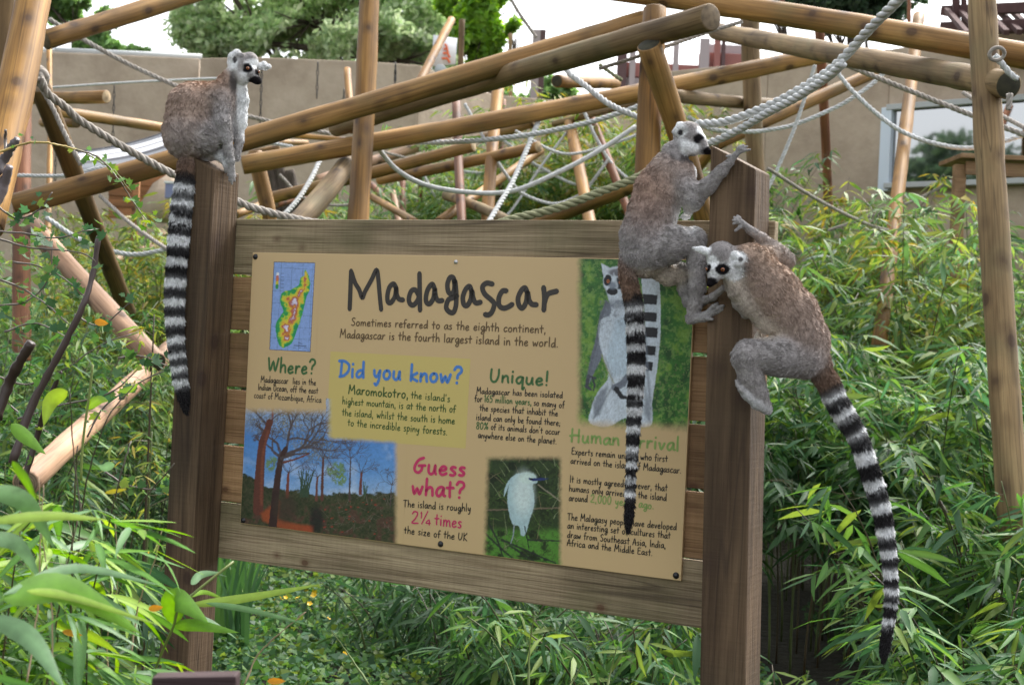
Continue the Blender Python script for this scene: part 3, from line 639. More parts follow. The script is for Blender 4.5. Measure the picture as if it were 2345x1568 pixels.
def pen(mb, pts3, r, y):
    """flat round-ended ribbon in the x,z plane of the sign"""
    p = np.asarray(pts3, float); n = len(p)
    if n < 2: return
    d = np.gradient(p, axis=0); d /= np.maximum(np.linalg.norm(d, axis=1, keepdims=True), 1e-9)
    N = np.stack([-d[:, 1], d[:, 0]], 1)
    # round caps
    L, R_ = p+N*r, p-N*r
    a0 = p[0]-d[0]*r*.8; a1 = p[-1]+d[-1]*r*.8
    V = np.vstack([L, R_, a0+N[0]*r*.45, a0-N[0]*r*.45, a1+N[-1]*r*.45, a1-N[-1]*r*.45])
    V3 = np.stack([V[:, 0], np.full(len(V), y), V[:, 1]], 1)
    i = np.arange(n-1); Q = np.stack([i, n+i, n+i+1, i+1], 1)
    Q = np.vstack([Q, [[2*n, 2*n+1, n, 0]], [[n-1, 2*n-1, 2*n+3, 2*n+2]]])
    mb.add(V3, Q)
TY = [-.0052]
def text(mb, s_, a, b, cap, penw):
    """s_ along the baseline from image point a to b; cap = height in image pixels"""
    (xa, za), (xb, zb) = sp(*a, TY[0]), sp(*b, TY[0])
    mx, my = (a[0]+b[0])/2, (a[1]+b[1])/2
    cz = sp(mx, my-cap, TY[0])[1]-sp(mx, my, TY[0])[1]
    pw = penw/cap*cz/2
    tot = sum(G[c][0]+.9 for c in s_)-.9
    sx = (xb-xa)/tot; sz = cz/9.8; x = 0; rj = random.Random(len(s_)*7+int(a[0]))
    for ch in s_:
        w_, st = glyph_strokes(ch); dy = rj.uniform(-.25, .25) if ch not in '.,' else 0; sc = rj.uniform(.94, 1.06)
        for q in st:
            X = xa+(x+q[:, 0])*sx; Z = za+(zb-za)*(x+q[:, 0])/tot+(q[:, 1]*sc+dy)*sz
            TY[0] -= 2e-7
            pen(mb, np.stack([X, Z], 1), pw, TY[0])
        x += w_+.9
def block(lines, col, name='lettering'):
    mb = MB()
    for l in lines: text(mb, *l)
    me = mb.mesh(name, False)
    key = 'ink%02x%02x%02x' % col
    if key not in M: M[key] = flat('printed_ink', srgb(*col), .4)
    o = obj(name, me, M[key], pan); o['kind'] = 'stuff'; return o
# title traced stroke by stroke
tt = [c4(q) for q in ([(987, 520), (992, 400), (1000, 185)], [(1003, 195), (1035, 290), (1070, 350), (1098, 420), (1120, 370), (1180, 260), (1222, 178), (1238, 260), (1250, 400), (1263, 525)],
      [(1395, 335), (1370, 300), (1335, 330), (1318, 400), (1322, 455), (1350, 462), (1385, 405), (1394, 335), (1400, 395), (1420, 432), (1455, 440)],
      [(1590, 395), (1560, 352), (1525, 365), (1505, 430), (1518, 475), (1550, 482), (1588, 430), (1598, 350)], [(1598, 208), (1600, 350), (1603, 530)],
      [(1732, 345), (1710, 302), (1675, 340), (1655, 410), (1660, 462), (1690, 470), (1722, 420), (1732, 345), (1740, 410), (1762, 445), (1800, 445)],
      [(1905, 300), (1895, 248), (1865, 245), (1843, 300), (1850, 365), (1878, 388), (1902, 350), (1907, 270), (1918, 350), (1920, 440), (1915, 500), (1895, 548), (1860, 545), (1832, 505), (1850, 440), (1890, 420), (1928, 405)])]
tt += [c5(q) for q in ([(185, 325), (170, 290), (142, 310), (118, 370), (124, 430), (152, 440), (180, 390), (188, 325), (200, 385), (220, 420), (258, 415)],
      [(352, 272), (305, 265), (272, 295), (290, 350), (340, 395), (365, 430), (348, 490), (320, 515), (292, 512)],
      [(462, 325), (430, 328), (402, 380), (405, 440), (435, 462), (470, 455), (508, 432)],
      [(625, 335), (608, 302), (578, 325), (553, 385), (562, 442), (590, 460), (618, 410), (628, 335), (640, 395), (662, 430), (700, 435)],
      [(755, 298), (762, 380), (757, 478)], [(764, 415), (775, 375), (800, 345), (860, 328)])]
mb = MB()
for k, q in enumerate(tt):
    p = catmull([sp(x, y, -.0052) for x, y in q], 6); pen(mb, p, .0069 if k not in (1,) else .0066, -.0052-k*1e-6)
M['inktitle'] = flat('black_ink', srgb(52, 46, 40), .4)
obj('title', mb.mesh('title', False), M['inktitle'], pan)
BR, BL_, GN, GD, LB, PK, LG = (102, 80, 50), (42, 38, 34), (66, 106, 58), (66, 92, 40), (74, 128, 200), (200, 50, 100), (134, 162, 86)
block([("Sometimes referred to as the eighth continent,", (804, 745), (1250, 763), 19, 2.9), ("Madagascar is the fourth largest island in the world.", (778, 773), (1278, 795), 20, 2.9)], BR)
block([("Where?", (613, 850), (722, 857), 32, 5.4)], GN, 'heading')
block([("Madagascar  lies in the", (597, 875), (723, 882), 14.5, 1.9), ("Indian Ocean, off the east", (591, 892.5), (728, 901), 14.5, 1.9), ("coast of Mozambique, Africa", (581.5, 910.5), (735.4, 922), 14.5, 1.9)], BL_)
block([("Did you know?", (775, 862), (1058, 878), 38, 7.2)], LB, 'heading')
block([("Maromokotro,", (797.5, 901), (935, 912), 21, 3.2), ("the island's", (941, 911), (1030, 920), 17, 2.4), ("highest mountain, is at the north of", (783.6, 925), (1042.7, 944.5), 17, 2.4), ("the island, whilst the south is home", (783, 951), (1041, 970.7), 17, 2.4), ("to the incredible spiny forests.", (796, 974), (1024.4, 996), 17, 2.4)], GD)
block([("Unique!", (1121.5, 873), (1256, 883), 31, 5.6)], GN, 'heading')
block([("Madagascar has been isolated", (1091, 900.5), (1288, 911), 14.5, 2.1), ("for", (1086.7, 919), (1104, 920), 15, 2.1), ("so many of", (1222, 928), (1292, 934), 15, 2.1), ("the species that inhabit the", (1098, 940), (1277, 952.7), 15, 2.1), ("island can only be found there;", (1090, 961), (1283, 974.5), 15, 2.1), ("of its animals don't occur", (1124, 983), (1282, 995), 15, 2.1), ("anywhere else on the planet.", (1094.6, 1002), (1274.6, 1016.5), 15, 2.1)], BL_)
block([("165 million years,", (1109, 920), (1217, 927.5), 16, 2.3), ("80%", (1090, 981), (1118, 983), 16, 2.3)], GN)
block([("Human Arrival", (1306, 1010), (1554.6, 1032.5), 31, 5.2)], LG, 'heading')
block([("Experts remain unsure who first", (1308.6, 1040), (1528.5, 1057), 16, 2.1), ("arrived on the island of Madagascar.", (1306.5, 1061), (1560, 1083.5), 16, 2.1), ("It is mostly agreed however, that", (1304.7, 1104), (1528, 1124), 16, 2.1), ("humans only arrived on the island", (1303, 1124), (1526, 1146), 16, 2.1), ("around", (1302.6, 1146), (1345, 1149), 16, 2.1),
       ("The Malagasy people have developed", (1299.4, 1189.5), (1549, 1213), 16, 2.1), ("an interesting set of cultures that", (1299.4, 1209), (1535, 1232.7), 16, 2.1), ("draw from Southeast Asia, India,", (1298.7, 1230), (1524.5, 1255), 16, 2.1), ("Africa and the Middle East.", (1298, 1248.5), (1494, 1272), 16, 2.1)], BL_)
block([("2,000 years ago.", (1351.8, 1149), (1497, 1165), 19, 2.6)], LG)
block([("Guess", (946, 1082), (1065, 1090.6), 39, 7), ("what?", (942, 1131), (1063.6, 1141.6), 39, 7)], PK, 'heading')
block([("2", (941.3, 1197), (958, 1198), 27, 3.6), ("1", (963, 1185), (966, 1186), 13, 3), ("/", (963, 1198), (980, 1199), 27, 3), ("4", (974, 1201), (986, 1202), 13, 3), ("times", (995, 1201), (1056.5, 1209), 27, 3.6)], PK)
block([("The island is roughly", (923.5, 1159.4), (1078, 1171), 16.5, 2.2), ("the size of the UK", (925, 1220), (1069.5, 1238), 17, 2.2)], BL_)
# ---------------------------------------------------------------- ring-tailed lemurs
BROWN, GREY, LGREY, WHITE, CREAM, BLACK, DARK, RUST = [np.array(c) for c in
    ((.40, .295, .235), (.36, .335, .325), (.46, .44, .43), (.90, .91, .91), (.58, .50, .41), (.010, .008, .009), (.075, .07, .07), (.17, .105, .07))]
def smin(a, b, k):
    h = np.clip(.5+.5*(b-a)/k, 0, 1); return b*(1-h)+a*h-k*h*(1-h)
def cone_d(Pt, a, b, ra, rb):
    ba = b-a; L = max(ba@ba, 1e-9); t = np.clip(((Pt-a)@ba)/L, 0, 1)
    return np.linalg.norm(Pt-a-t[..., None]*ba, axis=-1)-(ra+(rb-ra)*t)
def surface_nets(S, org, h):
    nx, ny, nz = S.shape; s = S < 0
    c = np.zeros((nx-1, ny-1, nz-1), np.int8)
    for i in (0, 1):
        for j in (0, 1):
            for k in (0, 1): c += s[i:nx-1+i, j:ny-1+j, k:nz-1+k]
    act = (c > 0) & (c < 8); I = np.argwhere(act); idx = -np.ones(act.shape, np.int32); idx[act] = np.arange(len(I))
    co = np.array([[i, j, k] for i in (0, 1) for j in (0, 1) for k in (0, 1)])
    v = np.stack([S[I[:, 0]+q[0], I[:, 1]+q[1], I[:, 2]+q[2]] for q in co], 1)
    acc = np.zeros((len(I), 3)); cnt = np.zeros(len(I))
    for a in range(8):
        for b in range(a+1, 8):
            if np.abs(co[a]-co[b]).sum() != 1: continue
            m = (v[:, a] < 0) != (v[:, b] < 0); t = v[m, a]/(v[m, a]-v[m, b])
            acc[m] += co[a]+t[:, None]*(co[b]-co[a]); cnt[m] += 1
    V = (I+acc/cnt[:, None])*h+org
    Q = []
    for ax in range(3):
        sl0 = [slice(None)]*3; sl1 = [slice(None)]*3; sl0[ax] = slice(0, -1); sl1[ax] = slice(1, None)
        A = s[tuple(sl0)]; B = s[tuple(sl1)]; E_ = np.argwhere(A != B)
        u_, w_ = [(1, 2), (2, 0), (0, 1)][ax]
        ok = (E_[:, u_] > 0) & (E_[:, w_] > 0) & (E_[:, u_] < s.shape[u_]-1) & (E_[:, w_] < s.shape[w_]-1); E_ = E_[ok]
        def g(du, dw):
            q = E_.copy(); q[:, u_] -= du; q[:, w_] -= dw; return idx[q[:, 0], q[:, 1], q[:, 2]]
        q = np.stack([g(1, 1), g(0, 1), g(0, 0), g(1, 0)], 1)
        fl = ~A[E_[:, 0], E_[:, 1], E_[:, 2]]; q[fl] = q[fl][:, ::-1]; Q.append(q)
    return V, np.vstack(Q)
def lemur(name, label, x0, y0, D0, chains, tail, bands, paints, eyes, nfur, ntail, vox=2.0, seed=1, group=None):
    tail = [(q[0], q[1], q[2], max(q[3]-2.2, 4)) for q in tail]
    """everything in pixel-sized units about (x0,y0): x right, y down, z away from the viewer.
    chains: (colour, fur length, blend k, [(x,y,z,r),...])"""
    rng = np.random.default_rng(seed); sc = D0/F_PX
    prims = []
    for colr, fl, k, pts in chains:
        if len(pts) == 1: pts = [pts[0], (pts[0][0]+.01,)+tuple(pts[0][1:])]
        for a, b in zip(pts[:-1], pts[1:]): prims.append((np.array(a[:3], float), np.array(b[:3], float), a[3], b[3], k, np.array(colr, float), fl))
    tp = catmull(tail, 3)
    tb = len(prims)
    for a, b in zip(tp[:-1], tp[1:]): prims.append((a[:3], b[:3], a[3], b[3], 3.0, GREY, 7.0))
    lo = np.min([np.minimum(p[0]-p[2], p[1]-p[3]) for p in prims], 0)-8; hi = np.max([np.maximum(p[0]+p[2], p[1]+p[3]) for p in prims], 0)+8
    n = np.ceil((hi-lo)/vox).astype(int)+1
    S = np.full(n, 25.0, np.float32)
    ax = [lo[i]+vox*np.arange(n[i]) for i in range(3)]
    for a, b, ra, rb, k, *_ in prims:
        mg = max(ra, rb)+k+6
        l = np.maximum(((np.minimum(a, b)-mg-lo)/vox).astype(int), 0); u = np.minimum(((np.maximum(a, b)+mg-lo)/vox).astype(int)+2, n)
        sl = tuple(slice(l[i], u[i]) for i in range(3))
        Pt = np.stack(np.meshgrid(*[ax[i][sl[i]] for i in range(3)], indexing='ij'), -1)
        d = cone_d(Pt, a, b, ra, rb); S[sl] = smin(S[sl], d, k)
    V, Q = surface_nets(S, lo, vox)
    # colour and fur attributes
    nv = len(V); W = np.zeros(nv); Cc = np.zeros((nv, 3)); Fl = np.zeros(nv); Dr = np.zeros((nv, 3))
    cumL = np.concatenate([[0], np.cumsum(np.linalg.norm(np.diff(tp[:, :3], axis=0), axis=1))])
    by = np.array([b[0] for b in bands]); bl = np.interp(by, tp[:, 1], cumL)
    tw = np.zeros(nv)
    for i, (a, b, ra, rb, k, colr, fl) in enumerate(prims):
        d = cone_d(V, a, b, ra, rb); w_ = np.exp(-np.clip(d, -8 if k >= 8 else -3, 80)/(7.0 if k >= 8 and i < tb else 2.6))+1e-12
        if i >= tb:
            ba = b-a; L = np.linalg.norm(ba); t = np.clip(((V-a)@ba)/L**2, 0, 1); arc = cumL[i-tb]+t*L
            jit = 7.0*(vnoise(V[:, 0]+V[:, 2], V[:, 1], 5, 4.0)-.5)
            k_ = np.clip(np.searchsorted(bl, arc+jit), 0, len(bands)-1)
            colr = np.array([q[1] for q in bands])[k_]; tw += w_
        dr = nrm(b-a) if np.linalg.norm(b-a) > .1 else np.array([0, 1., 0])
        W += w_; Cc += w_[:, None]*colr; Fl += w_*fl; Dr += w_[:, None]*dr
    Cc /= W[:, None]; Fl /= W; Dr = nrm(Dr); tw /= W
    for cx, cy, cz, rx, ry, rz, colr, soft, op in paints:
        d = np.sqrt(((V[:, 0]-cx)/rx)**2+((V[:, 1]-cy)/ry)**2+((V[:, 2]-cz)/rz)**2)
        d = d+.22*(vnoise(V[:, 0]*1.0, V[:, 1]*1.0+V[:, 2], 3, 3.5)-.5)
        m = op*(1-sst(1-soft, 1+soft, d))*(1-tw); Cc = Cc*(1-m[:, None])+np.array(colr)*m[:, None]
        if colr is BLACK or rx < 10: Fl = Fl*(1-m)+2.0*m
    nz = fnoise(V[:, 0], V[:, 1]+V[:, 2]*.6, 9, 16, 4)
    Cc = Cc*(.8+.4*nz)[:, None]
    Rm = CRn.copy()
    org = P(x0, y0, D0)
    def tow(p, base=None):   # px units -> local metres (x right, y away, z up), then rotated with the camera
        q = np.stack([(p[..., 0]-x0)*sc, -(p[..., 1]-y0)*sc, -p[..., 2]*sc], -1); return q @ Rm.T
    root = empty(name, org); tag(root, label, 'lemur', group)
    body = obj('body', mesh_np('body', tow(V), [Q], Cc*.9), M['fur_skin'], root)
    # fur strands
    tri = np.vstack([Q[:, [0, 1, 2]], Q[:, [0, 2, 3]]]); e1 = V[tri[:, 1]]-V[tri[:, 0]]; e2 = V[tri[:, 2]]-V[tri[:, 0]]
    cr = np.cross(e1, e2); ar = np.linalg.norm(cr, axis=1); fn = cr/np.maximum(ar, 1e-9)[:, None]
    N = np.zeros((nv, 3)); 
    for j in range(3): np.add.at(N, tri[:, j], cr)
    N = nrm(N)
    ttri = tw[tri].mean(1); pr = ar*(.25+ttri*(ntail/nfur)*2.2+(Fl[tri].mean(1) > 2.4)); pr /= pr.sum()
    ti = rng.choice(len(tri), nfur+ntail, p=pr); r1 = np.sqrt(rng.random(len(ti)))[:, None]; r2 = rng.random(len(ti))[:, None]
    bw = np.hstack([1-r1, r1*(1-r2), r1*r2]); T = tri[ti]
    Pr = (V[T]*bw[..., None]).sum(1); Nn = nrm((N[T]*bw[..., None]).sum(1)); Cf = (Cc[T]*bw[..., None]).sum(1); Lf = (Fl[T]*bw).sum(1); Df = nrm((Dr[T]*bw[..., None]).sum(1)); tf = (tw[T]*bw).sum(1)
    Df = nrm(Df-Nn*(Df*Nn).sum(1)[:, None])
    clump = np.stack([vnoise(Pr[:, 0]+Pr[:, 2]*.7, Pr[:, 1], 20+k, 7.0)-.5 for k in range(3)], 1)
    up = (.22+.42*tf)[:, None]
    D1 = nrm(Df*.95+Nn*up+clump*.8+rng.normal(0, .13, Pr.shape)); D2 = nrm(D1+Df*.35+np.array([0, .35, 0])+rng.normal(0, .15, Pr.shape))
    Lh = Lf*rng.uniform(.6, 1.3, len(Pr))*np.where(Lf > 5, 1.0, 1)*(1+.5*tf*(rng.random(len(Pr)) < .25)); side = nrm(np.cross(D1, rng.normal(0, 1, Pr.shape)))
    wd = (rng.uniform(.5, .85, len(Pr))*np.clip(Lf/7, .6, 1))[:, None]
    R0 = Pr-Nn*.8; Md = R0+D1*(Lh*.55)[:, None]; Tp = Md+D2*(Lh*.45)[:, None]
    VV = np.stack([R0, Md+side*wd, Tp, Md-side*wd], 1).reshape(-1, 3)
    i = np.arange(len(Pr))*4; QQ = np.stack([i, i+1, i+2, i+3], 1)
    tone = rng.lognormal(0, .11, len(Pr))[:, None]*(.87+.26*vnoise(Pr[:, 0]+Pr[:, 2]*.8, Pr[:, 1]*.6, 41, 6.0))[:, None]
    grizzle = np.where(rng.random(len(Pr)) < .08, 1.18, 1.0)[:, None]
    CF = np.clip(Cf*tone*grizzle, 0, .97)
    CV = np.repeat(CF[:, None], 4, 1); CV = CV.reshape(-1, 3)
    fur = obj('fur', mesh_np('fur', tow(VV), [QQ], CV), M['fur'], root); tag(fur, kind='stuff')
    for ex, ey, ez, r, dx, dy, dz in eyes:
        d = nrm(np.array([dx, dy, dz])); a = nrm(np.cross(d, [0, 1, .1])); b = np.cross(d, a)
        Ve = []; Ce = []; Qe = []; st = [0, .2, .34, .42, .60, .78, 1.0, 1.4, 2.2]; ns = 16
        for s_ in st:
            for j in range(ns):
                t = 2*math.pi*j/ns; Ve.append(np.array([ex, ey, ez])+r*(d*math.cos(s_)+math.sin(s_)*(a*math.cos(t)+b*math.sin(t))))
                Ce.append((.004, .003, .003) if s_ < .38 else ((.30, .085, .018) if s_ < .9 else (.01, .008, .008)))
        for q in range(len(st)-1):
            for j in range(ns): Qe.append([q*ns+j, q*ns+(j+1) % ns, (q+1)*ns+(j+1) % ns, (q+1)*ns+j])
        obj('eye', mesh_np('eye', tow(np.array(Ve)), [np.array(Qe)], np.array(Ce)), M['eye'], root)
    return root
def hand(colr, wx, wy, wz, palm, tips, r=3.6, thumb=None, k=3.0, fl=2.0, pr=8):
    """palm then five unequal bent fingers; tips = (x,y,z) each with a knuckle between"""
    out = [(colr, 3.5, 5, [(wx, wy, wz, pr*.95), (*palm, pr)])]
    px_, py_, pz_ = palm
    for i, t in enumerate(tips):
        t = np.array(t, float); p = np.array(palm, float)
        off = np.cross(nrm(t-p), [0, 0, 1])*0; mid = p+(t-p)*.55+np.array([0, -2.2, -2.5])
        out.append((colr, fl, k, [(*p, r*1.25), (*mid, r), (*t, r*.72)]))
    if thumb is not None: 
        p = np.array(palm, float)*.6+np.array([wx, wy, wz])*.4; t = np.array(thumb, float); mid = (p+t)/2+np.array([0, -2, -1.5])
        out.append((colr, fl, k, [(*p, r*1.2), (*mid, r*1.05), (*t, r*.8)]))
    return out
B_, G_, L_, W_, C_ = BROWN, GREY, LGREY, WHITE, CREAM
def bandlist(first, seq):
    """seq of y edges alternately black/white after the rump colour"""
    out = [(first, RUST*1.25)]; 
    for i, y in enumerate(seq): out.append((y+(2.5 if i % 2 == 0 else -2.0), BLACK if i % 2 == 0 else WHITE*1.05))
    out.append((5000, BLACK)); return out

# depth of the things they sit on
def zdepth(x, y, z):
    return proj(s2w(x, y, z))[2]
dpost = float(zdepth(Ll(lz)+lw*.6, (YF+YB)/2, lz)); 
# --- 1: sitting on the left post
ch = [(B_*1.08, 9, 12, [(441, 246, 2, 57), (435, 305, 0, 62)]), (B_, 9, 14, [(505, 224, 0, 38), (450, 240, 0, 46)]),
      (B_*.9, 7, 10, [(531, 178, 0, 23), (508, 222, -2, 33)]), (G_, 8, 12, [(508, 250, 4, 34), (496, 300, 4, 36), (480, 325, 0, 33)]),
      (W_*.9, 7, 8, [(548, 190, 6, 15), (553, 225, 10, 13), (548, 280, 12, 15)]),
      (G_, 9, 12, [(436, 312, -14, 50), (478, 318, -26, 38)]),   # thigh folded against the flank
      (G_, 4, 7, [(556, 153, 0, 30)]), (W_*.9, 4, 6, [(543, 162, -8, 20), (560, 176, -12, 18)]),
      (L_, 2.5, 6, [(576, 170, -9, 18), (590, 186, -14, 10)]), (BLACK, 1.5, 4, [(583, 181, -12, 11), (595, 190, -16, 7)]),
      (G_*.85, 3, 5, [(572, 140, -2, 20)]),
      (W_, 4, 3, [(533, 148, -14, 10), (536, 135, -17, 10.5), (546, 128, -19, 10), (557, 134, -20, 8)]), (W_, 8, 3, [(592, 150, 8, 8), (602, 150, 7, 8.5), (609, 151, 7, 6.5)]),
      (G_*1.0, 8, 10, [(512, 232, -20, 24), (516, 285, -34, 19)]), (L_*.85, 6, 7, [(516, 285, -34, 18), (524, 320, -33, 13), (535, 372, -30, 9)]),
      (L_*.8, 6, 7, [(546, 262, 14, 14), (545, 318, 12, 10), (541, 360, 6, 8)]),
      (W_*.75, 5, 7, [(490, 345, -8, 16), (512, 360, -14, 12), (522, 376, -17, 9)]), (W_*.7, 5, 7, [(462, 356, 2, 14), (500, 352, 2, 14)]),
      (G_, 2, 3, [(522, 376, -17, 8), (528, 385, -19, 6), (530, 393, -19, 4)]), (G_, 2, 3, [(519, 378, -21, 6), (522, 389, -23, 4.5), (522, 397, -22, 3.4)])]
ch += hand(L_*.7, 535, 374, -30, (536, 393, -27), [(527, 405, -28), (531, 418, -30), (537, 425, -29), (543, 418, -26), (544, 407, -22)], thumb=(525, 395, -24), pr=8, r=3.4)
tail1 = [(438, 340, -2, 25), (434, 372, -12, 23), (432, 405, -20, 23), (427, 450, -24, 24), (421, 495, -26, 24), (416, 550, -27, 23.5), (409, 644, -28, 22.5), (407, 709, -28, 21), (409, 775, -28, 19), (415, 824, -28, 18), (422, 873, -28, 17), (429, 908, -28, 15), (437, 945, -28, 7)]
bd1 = bandlist(399, [420, 439, 457, 475, 494, 513, 536, 562, 585, 610, 633, 656, 679, 700, 721, 743, 765, 785, 804, 819, 832, 847, 860, 884])
pt1 = [(540, 215, 30, 34, 60, 30, W_, .3, 0), (470, 180, 0, 60, 30, 70, np.array([.34, .20, .12]), .6, .6),
       (538, 192, -8, 9, 30, 40, DARK*.8, .4, .9), (556, 240, 0, 13, 75, 30, W_, .25, .95),
       (500, 372, -10, 45, 14, 40, W_*.8, .4, .8), (436, 356, -10, 24, 16, 30, RUST*1.3, .5, .8),
       (585, 150, -18, 22, 12, 26, W_, .22, .95), (574, 158, -20, 5, 14, 20, W_, .3, .6),
       (542, 146, -14, 19, 24, 22, W_, .2, 1), (543, 143, -27, 5.5, 7.5, 9, DARK*.5, .25, .95),
       (613, 153, 0, 16, 12, 20, W_, .2, 1), (562, 133, 0, 22, 17, 40, G_*.7, .3, .95),
       (571, 161.5, -27, 13, 11.5, 15, BLACK, .2, 1), (594, 168, -16, 8, 10, 14, BLACK, .2, 1), (589, 188, -14, 17, 11, 20, BLACK, .2, 1), (548, 176, -12, 12, 10, 20, G_*1.3, .5, .6), (556, 156, -28, 7, 15, 16, G_*.85, .35, .8), (577, 178, -28, 8, 5, 12, G_*.6, .4, .8)]
le1 = lemur('lemur', 'ring-tailed lemur sitting on top of the left sign post looking back to the right', 450, 300, dpost, ch, tail1, bd1, pt1,
      [(571.5, 161.5, -24.6, 4.6, .35, .1, -1), (594.5, 167.5, -14.5, 3.8, .85, .15, -.55)], 105000, 34000, seed=3)

# --- 2: sitting on the top rail and holding the right post
d2 = float(zdepth(sp(1500, 560, -.115)[0], -.115, sp(1500, 560, -.115)[1]))
ch = [(B_, 8, 14, [(1530, 402, 0, 50), (1508, 440, 0, 54), (1494, 490, 0, 54)]), (G_, 8, 14, [(1494, 490, 0, 55), (1480, 540, 0, 57), (1474, 580, 0, 54)]),
      (G_, 6, 10, [(1545, 352, 0, 30), (1536, 385, 0, 42)]), (B_*.9, 6, 12, [(1556, 400, -4, 38)]),
      (G_, 4, 7, [(1576, 312, 0, 34)]), (W_*.8, 4, 7, [(1566, 335, -10, 24), (1585, 338, -6, 20)]), (L_, 2.5, 6, [(1600, 325, -6, 19), (1610, 340, -8, 13)]), (BLACK, 1.5, 4, [(1606, 344, -8, 12), (1624, 349, -9, 7)]),
      (W_, 5, 3, [(1547, 306, -24, 10), (1555, 295, -28, 10.5), (1567, 298, -28, 9)]), (W_, 4, 3, [(1580, 292, 20, 10)]),
      (G_, 8, 10, [(1492, 574, -20, 49), (1530, 560, -28, 42), (1584, 549, -30, 27)]),
      (G_*1.02, 7, 8, [(1586, 552, -30, 25), (1592, 600, -28, 21), (1592, 660, -26, 18), (1588, 700, -26, 15), (1580, 727, -28, 12)]),
      (L_*.75, 3.5, 5, [(1578, 731, -28, 12), (1606, 726, -30, 11), (1622, 717, -30, 8.5)]),
      (L_*.75, 2, 3, [(1620, 718, -30, 6.5), (1634, 707, -31, 5), (1645, 702, -30, 3.8)]), (L_*.75, 2, 3, [(1618, 721, -26, 6), (1634, 716, -26, 4.6), (1644, 710, -26, 3.6)]), (L_*.75, 2, 3, [(1612, 718, -33, 6), (1624, 703, -37, 4.8), (1632, 697, -36, 3.6)]),
      (L_*.75, 2, 3, [(1602, 722, -36, 5.5), (1612, 731, -40, 4.6), (1622, 732, -38, 3.6)]),
      (C_, 7, 12, [(1490, 605, 4, 28), (1530, 628, 12, 22), (1562, 634, 16, 18)]), (L_*.8, 6, 8, [(1562, 622, 18, 22), (1572, 660, 22, 16), (1580, 690, 22, 13)]),
      (G_, 5, 7, [(1580, 690, 20, 13), (1600, 694, 0, 11), (1622, 682, -50, 8), (1640, 664, -72, 7)]), 
      (G_, 8, 10, [(1556, 416, -24, 30), (1568, 440, -34, 29), (1580, 462, -38, 25)]),
      (G_, 6, 8, [(1578, 458, -38, 25), (1612, 433, -36, 18), (1640, 402, -34, 13), (1657, 384, -32, 9.5)]),
      (L_*.8, 6, 8, [(1570, 452, 30, 13), (1580, 475, 22, 10), (1578, 490, 12, 8)])]
ch += hand(L_*.72, 1658, 382, -32, (1671, 366, -30), [(1700, 357, -26), (1694, 349, -27), (1686, 346, -30), (1678, 348, -34)], thumb=(1652, 369, -36), pr=7.5, r=3.6)
ch += hand(L_*.8, 1573, 488, 10, (1568, 497, 4), [(1578, 500, -4), (1572, 503, -6), (1564, 502, -6), (1558, 498, -2)], pr=7, r=3.4)
zs = lambda x, z: z-max(0, x-1580)*.64
ch = [(c_, f_, k_, [(p[0], p[1], (zs(p[0], p[2]) if p[2] < -20 and (p[1] < 480 or p[1] > 640) and p[0] > 1575 else p[2]), p[3]) for p in pp]) for c_, f_, k_, pp in ch]
tail2 = [(1446, 592, 2, 28), (1440, 618, -4, 23), (1440, 645, -8, 20), (1449, 690, -10, 20), (1453, 734, -11, 20), (1455, 803, -12, 19.5), (1456, 861, -12, 18.5), (1453, 919, -12, 17), (1450, 963, -12, 15.5), (1448, 1006, -12, 14), (1445, 1070, -12, 12), (1442, 1123, -12, 11), (1440, 1175, -12, 10.5), (1437, 1214, -12, 5)]
bd2 = bandlist(674, [697, 712, 733, 757, 780, 802, 828, 853, 880, 903, 926, 948, 967, 987, 1014, 1029, 1047, 1069, 1087, 1103, 1119, 1134])
pt2 = [(1520, 560, 0, 1, 1, 1, W_, .3, 0), (1566, 500, 0, 36, 80, 60, W_*.8, .35, .9), (1600, 400, 4, 18, 48, 40, W_, .25, .95),
       (1545, 590, 30, 60, 50, 30, W_*.7, .4, .6), (1500, 628, 0, 90, 16, 60, C_, .45, .85), (1560, 470, -40, 22, 80, 20, B_, .5, .3),
       (1562, 364, -6, 44, 12, 50, DARK*.7, .4, .9), (1476, 470, -20, 46, 80, 60, np.array([.30, .18, .13]), .6, .55), (1440, 625, 0, 26, 24, 40, RUST*1.3, .4, .85),
       (1534, 330, -5, 14, 34, 40, G_*1.1, .4, .8), (1572, 342, -20, 24, 17, 30, W_, .25, .95), (1579, 316, -26, 11, 15, 20, G_*.8, .35, .85), (1545, 350, -18, 12, 26, 30, G_*.85, .35, .8), (1556, 303, -22, 17, 15, 20, W_, .2, 1), (1554, 309, -33, 6.5, 7, 9, BLACK*2, .25, .95),
       (1585, 290, -10, 30, 18, 50, G_*.75, .3, .95), (1601, 303, -12, 13, 11, 26, W_, .25, .95), (1608, 316, -10, 6, 13, 24, W_, .3, .7),
       (1595, 321, -20, 15, 12.5, 19, BLACK, .2, 1), (1608, 331, -10, 12, 10, 20, G_*.7, .3, .8), (1620, 347, -8, 18, 9.5, 20, BLACK, .2, 1)]
le2 = lemur('lemur', 'ring-tailed lemur seated on the top rail gripping the right post with one raised hand', 1530, 500, d2, ch, tail2, bd2, pt2,
      [(1597.5, 321.5, -20.5, 5.0, .5, .05, -1)], 110000, 34000, seed=5)

